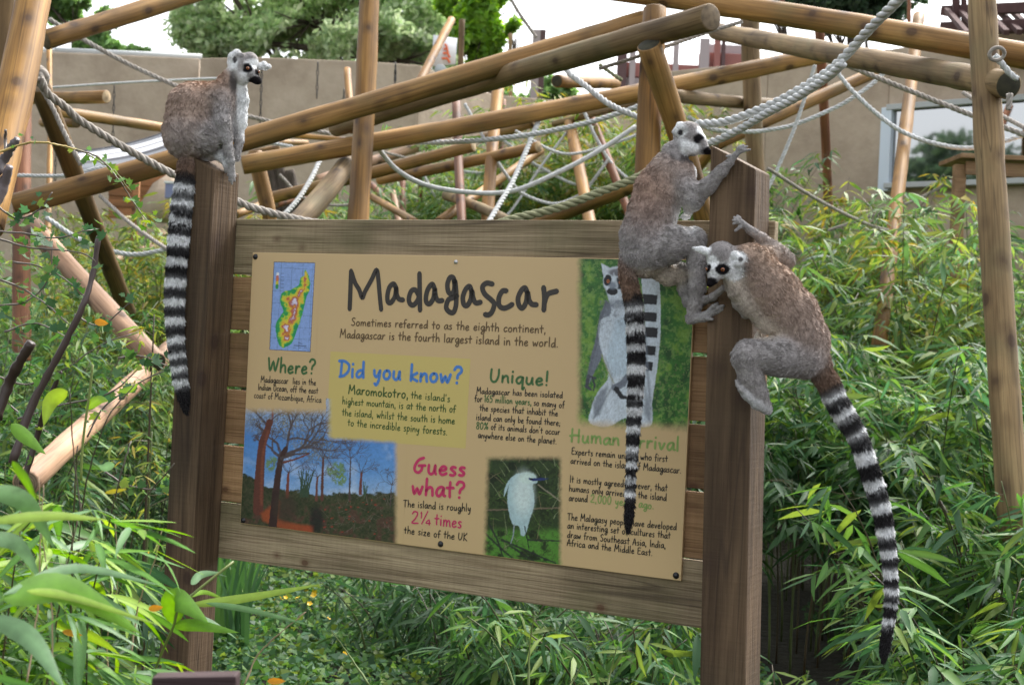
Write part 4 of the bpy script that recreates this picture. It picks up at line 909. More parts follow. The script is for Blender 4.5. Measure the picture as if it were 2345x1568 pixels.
# --- 3: clinging to the right post, climbing
d3 = float(zdepth(Lr(1.2)+rw*.7, YF-.055, 1.2))
ch = [(B_, 9, 14, [(1722, 602, 4, 44), (1774, 665, 0, 54), (1815, 720, 0, 57)]), (B_*.75+G_*.2, 9, 14, [(1815, 720, 0, 57), (1840, 775, 0, 55), (1846, 810, 0, 52)]),
      (B_*.9, 7, 10, [(1692, 594, 0, 32), (1722, 604, 2, 42)]), (G_, 4, 7, [(1652, 588, 0, 36)]), (W_*.8, 4, 6, [(1662, 612, -10, 24), (1640, 618, -12, 22)]),
      (L_, 2.5, 6, [(1636, 624, -16, 19), (1630, 638, -20, 13)]), (BLACK, 1.5, 4, [(1631, 642, -21, 11), (1623, 650, -23, 8.5)]),
      (W_, 6, 3, [(1620, 578, -8, 10), (1604, 572, -8, 8), (1590, 569, -6, 3.5)]), (W_, 5, 3, [(1678, 586, -28, 10), (1688, 594, -30, 10), (1684, 602, -30, 9)]),
      (G_, 9, 10, [(1838, 820, -16, 46), (1780, 815, -26, 44), (1712, 812, -28, 35)]), (G_, 7, 8, [(1704, 818, -28, 34), (1716, 862, -26, 27), (1732, 900, -24, 21), (1752, 934, -22, 12)]),
      (W_*.62, 3.5, 5, [(1752, 936, -24, 11), (1728, 922, -32, 13), (1704, 903, -34, 10), (1692, 890, -34, 8)]), (L_*.8, 2, 3, [(1692, 890, -34, 6), (1684, 880, -34, 4.5), (1681, 871, -32, 3.5)]), (L_*.8, 2, 3, [(1695, 886, -28, 5), (1688, 874, -26, 4), (1687, 866, -24, 3)]), (L_*.8, 2, 3, [(1700, 898, -38, 5), (1690, 892, -42, 4), (1683, 884, -42, 3.2)]),
      (C_*.8, 7, 9, [(1676, 625, 2, 24), (1690, 664, 4, 22), (1722, 700, 6, 24), (1762, 740, 6, 26)]), (G_, 7, 8, [(1690, 655, 14, 24), (1700, 690, 22, 18), (1712, 715, 26, 12)]),
      (G_, 7, 9, [(1758, 588, 24, 30), (1790, 580, 40, 22), (1812, 594, 44, 17)]), (G_, 5, 6, [(1812, 592, 44, 17), (1782, 566, 38, 14.5), (1750, 544, 28, 12.5), (1722, 526, 20, 10)]),
      (L_*.8, 4, 6, [(1745, 800, 40, 12), (1742, 775, 34, 9), (1742, 763, 28, 6)])]
ch += hand(L_*.7, 1716, 521, 18, (1700, 510, 12), [(1680, 512, 4), (1679, 504, 2), (1682, 497, 6), (1690, 493, 10)], thumb=(1685, 528, 6), pr=8.5, r=4.0)
tail3 = [(1868, 820, 0, 34), (1880, 850, 0, 28), (1897, 878, 0, 26), (1914, 916, 0, 26), (1942, 964, 0, 24), (1966, 1004, 0, 22), (1979, 1043, 0, 22), (2003, 1112, 0, 22), (2020, 1175, 0, 20.5), (2031, 1240, 0, 18.5), (2039, 1303, 0, 16), (2041, 1372, 0, 14.5), (2035, 1424, 0, 12.5), (2027, 1475, 0, 12), (2023, 1512, 0, 5.5)]
bd3 = bandlist(880, [897, 911, 931, 952, 983, 995, 1026, 1061, 1091, 1115, 1146, 1172, 1198, 1224, 1253, 1276, 1298, 1322, 1341, 1357, 1371, 1387, 1406, 1426])
pt3 = [(1806, 620, -10, 60, 90, 60, np.array([.34, .24, .17]), .6, .5), (1745, 570, -20, 50, 40, 50, np.array([.38, .27, .19]), .6, .5), (1880, 860, 0, 26, 26, 40, RUST*1.1, .5, .8), (1762, 765, 4, 45, 34, 46, C_*1.1, .5, .8),
       (1686, 640, 0, 22, 30, 40, C_, .4, .5), (1694, 606, -16, 22, 26, 30, DARK*1.6, .5, .5), (1650, 570, -8, 36, 22, 60, G_*.75, .3, .95),
       (1676, 622, -20, 24, 22, 30, W_*.9, .25, .9), (1603, 573, -8, 26, 14, 24, W_, .2, 1), (1684, 593, -28, 20, 17, 22, W_, .2, 1), (1690, 596, -41, 6, 6, 8, DARK, .25, .9),
       (1629, 603, -20, 14, 17, 26, W_, .2, .95), (1636, 628, -26, 14, 10, 22, W_*.7, .3, .8),
       (1650, 618, -33, 17.5, 13.5, 16, BLACK, .2, 1), (1617, 615, -18, 9.5, 11, 16, BLACK, .2, 1), (1625, 648, -24, 15, 12, 20, BLACK, .2, 1)]
le3 = lemur('lemur', 'ring-tailed lemur climbing on the right side of the right post with head turned down', 1770, 720, d3, ch, tail3, bd3, pt3,
      [(1650.5, 618.5, -32, 5.6, -.25, .2, -1), (1616, 616.5, -21.5, 4.6, -.75, .25, -.65)], 115000, 36000, seed=9)
# ---------------------------------------------------------------- climbing frames of round logs
def log(parent, a, b, wa, wb, K=400, mat='log', endmat='end', da=None, db=None, name='log', sides=20, seed=0, flatside=False):
    """log between two image points; diameter in image pixels sets the distance (K/w)"""
    da = da or K/wa; db = db or K/wb
    p, q = P(*a, da), P(*b, db); L = np.linalg.norm(q-p)
    ra, rb = wa*da/F_PX/2, wb*db/F_PX/2
    rng = np.random.default_rng(seed+int(abs(a[0])*3+abs(b[1])*7))
    n = max(4, int(L/.12)+2); t = np.linspace(0, 1, n); ch = .006
    zz = t*L; rr = ra+(rb-ra)*t+rng.normal(0, .0012, n)
    bend = (np.sin(t*np.pi)*rng.uniform(-.008, .008)*L, np.sin(t*np.pi)*rng.uniform(-.008, .008)*L)
    th = np.linspace(0, 2*np.pi, sides, endpoint=False)
    kn = 1+.012*np.sin(2*th+rng.uniform(0, 6))+.008*np.sin(3*th+rng.uniform(0, 6))
    if flatside: kn = 1/np.maximum(np.abs(np.cos(th+.5)), np.abs(np.sin(th+.5)))**.6*.92
    V = []; rows = []
    for k in range(n):
        V.append(np.stack([bend[0][k]+rr[k]*kn*np.cos(th), bend[1][k]+rr[k]*kn*np.sin(th), np.full(sides, zz[k])], 1))
    V = np.vstack(V)
    # chamfered rims and end caps
    rim0 = V[:sides].copy(); rim0[:, :2] = (rim0[:, :2])*(1-ch/ra); rim0[:, 2] -= ch*.8
    rim1 = V[-sides:].copy(); rim1[:, :2] = (rim1[:, :2])*(1-ch/rb); rim1[:, 2] += ch*.8
    nb = len(V); V = np.vstack([V, rim0, rim1, [[0, 0, -ch*.8-.001]], [[0, 0, L+ch*.8+.001]]])
    i = np.arange(n-1)[:, None]*sides; j = np.arange(sides)[None]; j2 = (j+1) % sides
    Q = np.stack([i+j, i+j2, i+sides+j2, i+sides+j], -1).reshape(-1, 4)
    j = j[0]; j2 = j2[0]
    Q = np.vstack([Q, np.stack([nb+j, nb+j2, j2, j], 1), np.stack([(n-1)*sides+j, (n-1)*sides+j2, nb+sides+j2, nb+sides+j], 1)])
    T = np.vstack([np.stack([np.full(sides, nb+2*sides), nb+j2, nb+j], 1), np.stack([np.full(sides, nb+2*sides+1), nb+sides+j, nb+sides+j2], 1)])
    mi = np.concatenate([np.zeros(len(Q), int), np.ones(len(T), int)])
    me = mesh_np(name, V, [Q, T], None, True, mi)
    o = obj(name, me, [M[mat], M[endmat]], parent)
    z = nrm(q-p); x = nrm(np.cross([0.01, .02, 1.0] if abs(z[2]) < .95 else [1., 0, 0], z)); y = np.cross(z, x)
    Mx = Matrix(np.vstack([np.column_stack([x, y, z, p]), [0, 0, 0, 1]]).tolist())
    o.matrix_world = Mx if parent is None else Matrix.Translation(-Vector(parent.location)) @ Mx
    return o
def frame(name, label, base):
    e = empty(name, base); tag(e, label, 'climbing frame'); return e
def gr(px, d): 
    p = P(px, 784, d); return (float(p[0]), float(p[1]), 0.0)
# A: the near left frame
fa = frame('climbing_frame', 'left climbing frame of leaning logs with a knotted rope round its dark prop', gr(100, 7.0))
log(fa, (86, -60), (-40, 520), 76, 92, 400, 'log_orange', da=5.6, db=4.9)
log(fa, (18, -60), (-20, 420), 60, 62, 400, 'log_dark', da=6.6, db=6.4)
log(fa, (104, 92), (560, -52), 46, 41, 400, 'log')
log(fa, (90, 196), (292, 715), 48, 38, 340, 'log_dark')
log(fa, (62, 505), (357, 830), 45, 52, 345, 'log_pale', 'end_dark')
log(fa, (402, 788), (60, 1105), 40, 62, 335, 'log_pale')
log(fa, (54, 200), (50, 830), 38, 42, 400, 'log_red', da=10.5, db=9.5)
# B: the long central frame
fb = frame('climbing_frame', 'central climbing frame with two long beams rising to the right above the sign', gr(900, 8.2))
log(fb, (34, 470), (1476, 48), 54, 50, 400, 'log')
log(fb, (770, 294), (1626, 40), 40, 64, 400, 'log_grey', 'end', da=9.6, db=6.5)
log(fb, (556, 378), (1900, 122), 44, 39, 400, 'log', da=9.3, db=10.1)
log(fb, (847, -40), (816, 560), 43, 46, 385, 'log_orange', flatside=True)
log(fb, (1500, 22), (1476, 640), 54, 60, 400, 'log_orange', 'end_dark', da=7.2, db=6.9)
log(fb, (1486, 104), (1618, 520), 58, 48, 400, 'log', 'end_dark', da=6.75, db=7.4)
log(fb, (795, 160), (806, 300), 17, 18, 200, 'log_orange')
log(fb, (583, 350), (624, 520), 36, 36, 345, 'log')
log(fb, (800, 370), (650, 545), 44, 54, 400, 'log_grey', da=9.6, db=8.0)
log(fb, (1276, 186), (1410, 190), 30, 27, 300, 'log_orange', 'end_dark')
# C: the right frame
fc = frame('climbing_frame', 'right climbing frame with two beams crossing a thick upright at the picture edge', gr(2280, 6.5))
log(fc, (1300, -36), (2420, 142), 48, 62, 400, 'log')
log(fc, (1640, 72), (2308, 195), 38, 64, 400, 'log_grey', 'end_dark', db=6.05)
log(fc, (2246, -60), (2326, 1240), 63, 74, 400, 'log_grey', da=6.35, db=5.6)
log(fc, (1716, -20), (1736, 470), 43, 40, 400, 'log_grey', da=10.6, db=10.4)
log(fc, (2104, 38), (2012, 800), 27, 36, 300, 'log_orange')
log(fc, (1638, 332), (2004, 166), 30, 28, 320, 'log')
log(fc, (1876, 60), (1902, 760), 22, 20, 250, 'log_red')
# D: the distant frame seen between the beams
fd = frame('climbing_frame', 'far climbing frame of thinner logs seen between the sign and the big beams', gr(1000, 12))
for a, b, wa, wb, mt, K_ in (((1034, 46), (940, 230), 19, 21, 'log_orange', 300), ((1045, 235), (1061, 560), 20, 23, 'log_red', 235), ((612, 456), (1083, 334), 26, 28, 'log', 285), ((726, 414), (1012, 322), 24, 22, 'log_pale', 300), ((870, 412), (1232, 337), 24, 27, 'log', 290),
        ((632, 468), (730, 440), 18, 17, 'log_red', 215), ((540, 492), (640, 452), 18, 17, 'log', 200), ((842, 446), (950, 508), 16, 18, 'log', 195), ((850, 422), (916, 500), 14, 15, 'log_red', 200), ((1022, 448), (1180, 515), 22, 26, 'log_grey', 250), ((1141, 200), (1113, 560), 27, 31, 'log_orange', 320), ((1152, 230), (1136, 560), 15, 16, 'log_red', 200),
        ((1238, 346), (1005, 508), 19, 22, 'log', 240), ((922, 398), (926, 560), 13, 14, 'log_red', 170), ((964, 396), (962, 490), 12, 12, 'log_red', 160), ((899, 438), (920, 540), 15, 16, 'log_pale', 190),
        ((1298, 250), (1360, 560), 25, 30, 'log_orange', 320), ((1342, 240), (1460, 540), 19, 21, 'log_red', 240), ((1225, 512), (1500, 405), 32, 36, 'log', 330), ((1268, 284), (1480, 230), 15, 16, 'log_grey', 190), ((1100, 318), (1228, 278), 22, 24, 'log', 290),
        ((590, 324), (702, 327), 14, 13, 'log', 170), ((640, 306), (790, 320), 12, 12, 'log_orange', 160), ((572, 352), (640, 338), 14, 14, 'log', 170), ((1540, 219), (1820, 240), 31, 26, 'log_grey', 300), ((1500, 500), (1640, 330), 24, 26, 'log', 300)):
    log(fd, a, b, wa, wb, K_, mt, 'end_pale' if wa > 20 else 'end')
# E: back left logs
fe = frame('climbing_frame', 'far left climbing frame of pale logs in front of the mud-coloured wall', gr(250, 13))
log(fe, (70, 224), (243, 222), 30, 31, 330, 'log', 'end_pale'); log(fe, (110, 252), (420, 300), 26, 23, 300, 'log'); log(fe, (100, 280), (174, 281), 24, 25, 300, 'log')
log(fe, (240, 606), (470, 520), 23, 20, 270, 'log_pale'); log(fe, (236, 628), (400, 582), 17, 17, 270, 'log_pale'); log(fe, (356, 532), (420, 560), 18, 18, 270, 'log_pale')
log(fe, (112, 110), (108, 560), 12, 14, 170, 'log_orange')
# thin grey masts behind
def mast(a, b, w_, d, mat, label):
    e = log(None, a, b, w_, w_, 1, mat, 'end', da=d, db=d, name='mast', sides=10); tag(e, label, 'pole', None)
mast((1058, 46), (1054, 330), 14, 19, 'log_grey', 'thin grey mast rising beside the white banner')
mast((1168, 78), (1170, 260), 9, 19, 'log_grey', 'short thin grey post under the bright green tree')
mast((1790, -40), (1792, 60), 11, 17, 'log_red', 'thin dark post left of the two above the right beam')
mast((2083, -40), (2082, 60), 9, 17, 'log_red', 'thin dark post above the right beam near the thick rope')

# ---------------------------------------------------------------- ropes
def rope(label, pts, w0, w1=None, d0=None, d1=None, mat='rope_white', twist=True, K=115, parent=None, name='rope'):
    w1 = w1 or w0; d0 = d0 or K/w0; d1 = d1 or K/w1
    p = np.array(pts, float); L = np.concatenate([[0], np.cumsum(np.hypot(*np.diff(p, axis=0).T))]); L /= L[-1]
    c = catmull(np.column_stack([p, L]), 14)
    d = d0+(d1-d0)*c[:, 2]; pw = np.array([P(x, y, dd) for (x, y, _), dd in zip(c, d)])
    r = (w0*d0/F_PX/2+(w1*d1/F_PX/2-w0*d0/F_PX/2)*c[:, 2])
    seg = np.concatenate([[0], np.cumsum(np.linalg.norm(np.diff(pw, axis=0), axis=1))]); rm = r.mean()
    n = int(min(max(seg[-1]/(rm*(.55 if twist else 2)), 12), 900)); s = np.linspace(0, seg[-1], n)
    pw = np.stack([np.interp(s, seg, pw[:, k]) for k in range(3)], 1); r = np.interp(s, seg, r)
    mb = MB()
    if not twist: mb.tube(pw, r, 8)
    else:
        T, N, B = frames(pw); ph = s/(rm*7.0)*2*math.pi
        for k in range(3):
            a = ph+k*2*math.pi/3
            q = pw+(r*.50)[:, None]*(N*np.cos(a)[:, None]+B*np.sin(a)[:, None]); mb.tube(q, r*.56, 7)
    o = obj(name, mb.mesh(name), M[mat], parent)
    if parent is None: tag(o, label, 'rope')
    return o
R_ = rope
R_('pale twisted rope sloping down from the top left beam to the first lemur', [(112, 44), (180, 85), (294, 147), (409, 200), (470, 232), (555, 262), (600, 274), (668, 290), (756, 306)], 11, 10, 10.5, 10.9, 'rope_grey')
R_('thick grey twisted rope from the knot on the dark prop to the sign top', [(92, 178), (108, 213), (150, 246), (186, 278), (288, 340), (402, 402), (536, 458), (586, 478), (684, 503), (740, 512)], 19, 18, 5.6, 6.6, 'rope_grey')
R_('dark thin rope hanging along the dark leaning prop', [(96, 205), (121, 248), (150, 310), (186, 378)], 11, 12, 6.4, 6.4, 'rope_grey')
R_('thin grey rope crossing the yellow bamboo left of the sign', [(229, 448), (301, 513), (386, 572), (430, 590)], 9, 10, 10, 9, 'rope_grey')
R_('white rope sagging behind the dark leaning prop', [(105, 498), (183, 549), (245, 572), (311, 583), (383, 570), (430, 558)], 11, 11, 9.5, 9.5)
R_('thin white cable stretched along the mud-coloured wall', [(115, 201), (280, 190), (458, 181), (520, 180)], 5.5, 5.5, 14, 14, 'rope_white', False)
R_('white rope lying along the lower edge of the striped hammock', [(40, 402), (150, 402), (222, 386), (330, 372), (400, 345)], 9, 8, 10, 10)
R_('short pale rope just right of the first lemur', [(560, 326), (620, 328), (670, 336)], 8, 8, 12, 12)
R_('white rope curving down to the sign top left of the square upright', [(735, 362), (712, 410), (680, 460), (640, 503)], 11, 12, 10, 9.2)
R_('smooth white rope sagging widely in the middle of the view', [(852, 318), (872, 347), (913, 392), (979, 425), (1077, 441), (1172, 438), (1270, 399), (1369, 347), (1456, 290)], 11.5, 11, 9.6, 10.2, 'rope_white', False)
R_('thin grey rope falling behind the smooth white rope', [(850, 330), (880, 348), (940, 366), (985, 396), (1044, 428), (1080, 445)], 6.5, 6.5, 13, 13, 'rope_grey')
R_('long pale twisted rope nearly level under the third beam', [(900, 318), (944, 325), (1044, 325), (1172, 314), (1271, 298), (1369, 275), (1465, 243)], 12, 12, 9.9, 9.0)
R_('thin white rope running level through the far logs', [(1018, 386), (1097, 397), (1172, 399), (1287, 389), (1400, 366)], 7.5, 7.5, 13, 13)
R_('thin white rope descending steeply and curling back up', [(1064, 238), (1123, 343), (1172, 418), (1205, 448), (1270, 467), (1326, 448), (1345, 436)], 8, 8, 11.4, 11.4)
R_('white rope slanting down right between the far posts', [(1108, 284), (1172, 337), (1199, 360), (1270, 402), (1316, 422), (1392, 438)], 7.5, 7.5, 12.4, 12.4)
R_('white twisted rope hanging steeply from the third beam to the sign top', [(1247, 236), (1238, 266), (1220, 310), (1199, 360), (1172, 420), (1145, 465), (1118, 510)], 12, 12, 9.9, 8.6)
R_('thick white rope hanging below the end of the second beam', [(1290, 148), (1306, 170), (1330, 188), (1356, 209), (1401, 242), (1462, 268), (1500, 280)], 14, 14, 8.6, 8.0)
R_('white rope crossing down behind the leaning red post', [(1333, 245), (1359, 304), (1392, 363), (1420, 395), (1450, 418)], 8, 8, 12, 12)
R_('short white rope knotted to the crossing rope', [(1394, 364), (1372, 395), (1346, 430)], 8, 8, 12, 12)
R_('thick olive twisted rope rising behind the second lemur', [(1140, 513), (1172, 502), (1271, 478), (1369, 442), (1462, 405), (1500, 380)], 20, 19, 5.9, 6.2, 'rope_green')
R_('thickest twisted rope climbing to the top right over both beams', [(1596, 284), (1663, 278), (1758, 243), (1824, 209), (1896, 164), (1945, 118), (1988, 70), (2072, -14)], 19, 25, 5.9, 4.7)
R_('second thick twisted rope joining the thickest one from below', [(1600, 335), (1640, 322), (1690, 298), (1758, 258), (1826, 222), (1896, 176), (1930, 145)], 18, 22, 5.95, 5.0)
R_('pale rope sagging from the thick ropes to the right beam', [(1575, 268), (1630, 296), (1710, 302), (1759, 298), (1824, 284), (1922, 242), (1990, 198), (2024, 168)], 10, 10, 10, 10)
R_('long grey rope sloping down across the window to the right edge', [(1930, 146), (2086, 209), (2233, 267), (2370, 318)], 12, 13, 8.6, 8.0, 'rope_grey')
R_('white rope sagging across the window', [(1905, 150), (1962, 219), (2053, 294), (2145, 330), (2240, 338), (2350, 308)], 10, 11, 10, 9.5)
R_('thin white rope falling steeply beside the right post', [(1866, 150), (1824, 281), (1778, 392), (1758, 432)], 9, 9, 9.2, 9.2)
R_('grey rope sloping from the right post down into the bamboo', [(1758, 386), (1873, 458), (1985, 513), (2060, 533), (2150, 548)], 8.5, 8.5, 8, 9.5, 'rope_grey')
R_('thin brown rope rising out of the bamboo to the wooden table', [(1896, 528), (2037, 481), (2110, 452), (2176, 416)], 7.5, 7.5, 10.5, 10.5, 'rope_grey')
R_('rope end at the right edge below the beam end', [(2206, 212), (2260, 246), (2360, 300)], 10, 11, 8.6, 8, 'rope_grey')
R_('grey cable coming down from the top edge to the first beam', [(1164, -12), (1190, 32), (1228, 86)], 8, 8, 12, 12, 'rope_grey')
R_('dark twisted rope slung under the end of the second beam', [(1372, 158), (1457, 131), (1560, 95), (1640, 68), (1700, 50)], 9, 9, 7.2, 7.2, 'rope_grey')
R_('short dark green rope above the third beam', [(1372, 148), (1400, 168), (1424, 184)], 9, 9, 9.4, 9.4, 'rope_green')
R_('rope tied through the ring on the right upright', [(2278, 128), (2296, 148), (2312, 168), (2330, 182)], 15, 14, 5.8, 5.8)
R_('dark rope end dangling under the right beam end', [(2312, 215), (2311, 235), (2309, 252)], 16, 12, 5.9, 5.9, 'rope_grey')
R_('thin pale rope looping low between the far posts', [(960, 380), (1010, 470), (1060, 495)], 6, 6, 12.5, 12.5)
R_('thin pale rope from the leaning orange post down to the far braces', [(1300, 300), (1240, 380), (1180, 470), (1150, 505)], 6, 6, 12.4, 12.0)
R_('grey rope hanging slack behind the thick diagonal log', [(640, 400), (700, 455), (790, 470), (850, 440)], 7, 7, 12, 12, 'rope_grey')
R_('pale rope sloping behind the second lemur to the brace', [(1180, 300), (1290, 352), (1400, 330), (1480, 300)], 7, 7, 11.5, 11.5)
# knot at the head of the dark prop
kn = MB(); cK = P(92, 178, 5.65); r_ = 19*5.65/F_PX/2
X_, Y_, Z_ = CRn[:, 0], CRn[:, 1], CRn[:, 2]
for k, (R0, tlt, off) in enumerate(((.028, .3, (0, 0)), (.026, 1.2, (.004, -.012)), (.03, 2.2, (-.004, .012)))):
    t = np.linspace(0, 2*math.pi, 40); a = X_*math.cos(tlt)+Z_*math.sin(tlt); b = Y_*.8+Z_*.5
    kn.tube(cK+X_*off[0]+Y_*off[1]+R0*(np.cos(t)[:, None]*a+np.sin(t)[:, None]*b), r_*.9, 8)
tag(obj('rope_knot', kn.mesh('rope_knot'), M['rope_grey']), 'bulky grey knot tied round the head of the dark leaning prop', 'knot')
rg = MB(); t = np.linspace(0, 2*math.pi, 30); cR = P(2283, 124, 5.7); rg.tube(cR+.03*(np.cos(t)[:, None]*X_+np.sin(t)[:, None]*(Y_*.8+Z_*.4)), .008, 8)
tag(obj('ring', rg.mesh('ring'), M['rope_grey']), 'dark ring fixed to the thick right upright', 'ring')
# ---------------------------------------------------------------- terrain
def terr(x, y):
    x = np.asarray(x, float); y = np.asarray(y, float)
    z = 1.15*sst(8.2, 13.5, y)+.35*sst(13.5, 24, y)
    return z+.06*(fnoise(x+50, y+50, 2, 1.3, 3)-.5)*np.clip(2-np.abs(y-8)/30, .2, 1)*2
gx = np.concatenate([np.linspace(-300, -16, 12), np.linspace(-15, 15, 120), np.linspace(16, 300, 12)])
gy = np.concatenate([np.linspace(-60, -1, 12), np.linspace(0, 26, 120), np.linspace(27, 400, 14)])
X, Y = np.meshgrid(gx, gy); Z = terr(X, Y); nx = len(gx); i = np.arange(len(gy)-1)[:, None]*nx+np.arange(nx-1)[None]
g = obj('ground', mesh_np('ground', np.stack([X, Y, Z], -1).reshape(-1, 3), [np.stack([i, i+1, i+nx+1, i+nx], -1).reshape(-1, 4)]), M['soil']); tag(g, kind='structure')

# ---------------------------------------------------------------- walls
def wall_run(name, label, cat, tops, zbot, th, mat, bev=None):
    """vertical wall through image points tops = (px, py, depth) of its top edge"""
    w_ = empty(name, tuple(P(*tops[0]))[:2]+(0,)); tag(w_, label, cat); org = np.array(w_.location)
    pt = [P(*q) for q in tops]
    for k in range(len(pt)-1):
        a, b = pt[k], pt[k+1]; d = nrm(np.array([*(b-a)[:2], 0])); n = np.array([-d[1], d[0], 0]); n = n if n[1] > 0 else -n
        V = []
        for z in (0, 1):
            for off in (0, th):
                for q in (a, b):
                    V.append(np.array([q[0], q[1], zbot if z == 0 else q[2]])+n*off-org)
        obj('wall_section', bevel_box('wall_section', V, .02), mat, w_)
    return w_, pt, org
wl, pl, ol = wall_run('enclosure_wall', 'tall mud-coloured enclosure wall behind the climbing frames on the left', 'wall',
                      [(-260, 104, 17.0), (120, 119, 17.2), (458, 134, 17.5)], 0, .35, M['render'])
cp = MB(); 
for a, b in zip(pl[:-1], pl[1:]): cp.tube(np.array([a+[0, .1, .03], b+[0, .1, .03]])-ol, .045, 8)
obj('coping', cp.mesh('coping'), M['coping'], wl)
wl2, pl2, ol2 = wall_run('enclosure_wall', 'mud-coloured enclosure wall with dark chains behind the middle of the frames', 'wall',
                        [(458, 133, 17.2), (600, 131, 17.0), (850, 141, 17.0), (962, 149, 17.2), (1130, 216, 18.5), (1480, 250, 19.5)], 0, .35, M['render'])
def chain(parent, org, px, y0, y1, d, w_=5):
    a, b = P(px, y0, d), P(px-(y1-y0)*.03, y1, d); L = np.linalg.norm(b-a); n = max(int(L/.075), 2); mb = MB(); t = np.linspace(0, 2*math.pi, 9)[:-1]
    t = np.append(t, t[0])
    for k in range(n):
        c = a+(b-a)*(k+.5)/n; h = X_ if k % 2 else nrm(Z_*.8+X_*.4); q = c+np.cos(t)[:, None]*h*.012+np.sin(t)[:, None]*(b-a)/L*.048; mb.tube(q-org, .006, 5, caps=False)
    o = obj('chain', mb.mesh('chain'), M['chain'], parent); return o
for px, y0, y1 in ((262, 195, 420), (442, 185, 270), (128, 350, 430)): chain(wl, ol, px, y0, y1, 16.8)
for px, y0, y1 in ((600, 150, 290), (728, 142, 225), (856, 150, 240), (906, 145, 190), (788, 205, 300), (906, 150, 190)): chain(wl2, ol2, px, y0, y1, 16.6)
lampm = MB(); cL = P(1008-0, 0, 16.9)
# floodlight on the wall
fl = empty('floodlight', tuple(P(1008, 182, 16.8))); tag(fl, 'small round white floodlight on top of the mud-coloured wall', 'lamp')
fl.location = tuple(P(1008, 178, 16.9))
mb = MB(); mb.tube(np.array([[0, 0, -.1], [0, 0, 0.02]]), .02, 8); obj('stem', mb.mesh('stem'), M['steel'], fl)
mb = MB(); mb.tube(np.array([[0, -.05, .08], [0, .06, .08]]), [.075, .055], 12); obj('lamp_head', mb.mesh('lamp_head'), M['coping'], fl)
# the building on the right with its window
wr, pr_, orr = wall_run('building', 'mud-coloured building with a large dark window on the right', 'building',
                        [(1480, 168, 15.0), (1760, 140, 14.04), (2040, 112, 13.2), (2420, 58, 12.2)], 0, .4, M['render'])
a, b = pr_[2], pr_[3]; du = nrm(np.array([*(b-a)[:2], 0])); nn = np.array([-du[1], du[0], 0]); nn = nn if nn[1] < 0 else -nn   # towards us
def onwall(px, py, off=0.0):
    r = CRn @ np.array([(px-1172.5)/F_PX, (784-py)/F_PX, -1.0]); o = CAMP-(a+nn*off); t = -(o@nn)/(r@nn); return CAMP+r*t
def wallbox(name, x0, y0, x1, y1, off0, off1, mat, parent=wr):
    p, q = onwall(x0, y0), onwall(x1, y0); r = onwall(x0, y1); V = []
    for z in (r[2], p[2]):
        for off in (off0, off1):
            for c in (p, q): V.append(np.array([c[0], c[1], z])+nn*off-orr)
    return obj(name, bevel_box(name, V, .006), mat, parent)
win = wallbox('window', 2052, 256, 2600, 424, .012, .03, M['glass'])
win['label'] = 'large dark window pane reflecting trees'
def subbox(name, *args):
    o = wallbox(name, *args[:-1], args[-1], parent=win); return o
wallbox('frame', 2028, 250, 2052, 440, .005, .09, M['white_metal'], win); wallbox('frame', 2040, 243, 2600, 256, .01, .10, M['coping'], win)
wallbox('sill', 2036, 422, 2600, 434, .02, .12, M['coping'], win)
# pergola of dark beams on the building roof
pg = empty('pergola', tuple(P(2250, 60, 12.5))); tag(pg, 'purple-brown slatted pergola above the building at the top right corner', 'pergola'); og = np.array(pg.location)
def beam(parent, org, a, b, da, db, th, mat, name='beam', up=None):
    p, q = P(*a, da), P(*b, db); d = nrm(q-p); u = nrm(np.cross(d, [0, 0, 1.])); v = np.cross(u, d); V = []
    for c in (p, q):
        for i_ in (-1, 1):
            for j_ in (-1, 1): V.append(c+u*th*i_/2+v*th*j_/2-org)
    V = [V[k] for k in (0, 1, 2, 3, 4, 5, 6, 7)]
    return obj(name, bevel_box(name, V, th*.06), mat, parent)
for k in range(11): beam(pg, og, (2168+k*28, 24-k*1.5), (2215+k*30, 78+k*-1), 12.9, 11.7, .045, M['rust_beam'], 'slat')
beam(pg, og, (2162, 26), (2500, 12), 13, 11.5, .09, M['rust_beam']); beam(pg, og, (2162, 66), (2500, 56), 12.9, 11.2, .11, M['rust_beam'])
beam(pg, og, (2188, -40), (2192, 95), 12.8, 12.8, .06, M['rust_beam'], 'upright'); beam(pg, og, (2207, -40), (2208, 95), 12.8, 12.8, .045, M['rust_beam'], 'upright')
# wooden table in front of the window
tb_ = empty('wooden_table', tuple(P(2270, 440, 9.8))); tag(tb_, 'plain wooden table standing in front of the dark window', 'table'); ot = np.array(tb_.location)
M['table'] = wood('table_wood', (.30, .18, .10), (.42, .28, .17), axis='X', grain=40, greenamt=.3, bump=.3)
def wbox(parent, org, c, sx, sy, sz, mat, name, rz=0):
    V = box_vf(-sx/2, sx/2, -sy/2, sy/2, -sz/2, sz/2)[0]; r = Matrix.Rotation(rz, 3, 'Z'); V = [np.array(r @ Vector(v))+c-org for v in V]
    return obj(name, bevel_box(name, V, min(sx, sy, sz)*.08), mat, parent)
cT = P(2300, 372, 9.6); wbox(tb_, ot, cT+np.array([.1, 0, 0]), .95, .5, .03, M['table'], 'table_top')
cA = P(2290, 392, 9.5); wbox(tb_, ot, cA+np.array([.1, -.08, 0]), .72, .03, .09, M['table'], 'apron')
for px in (2196, 2420):
    q = P(px, 372, 9.5); hgt = q[2]-1.2; wbox(tb_, ot, np.array([q[0], q[1]-.02, q[2]-hgt/2-.02]), .075, .075, hgt, M['table'], 'leg')
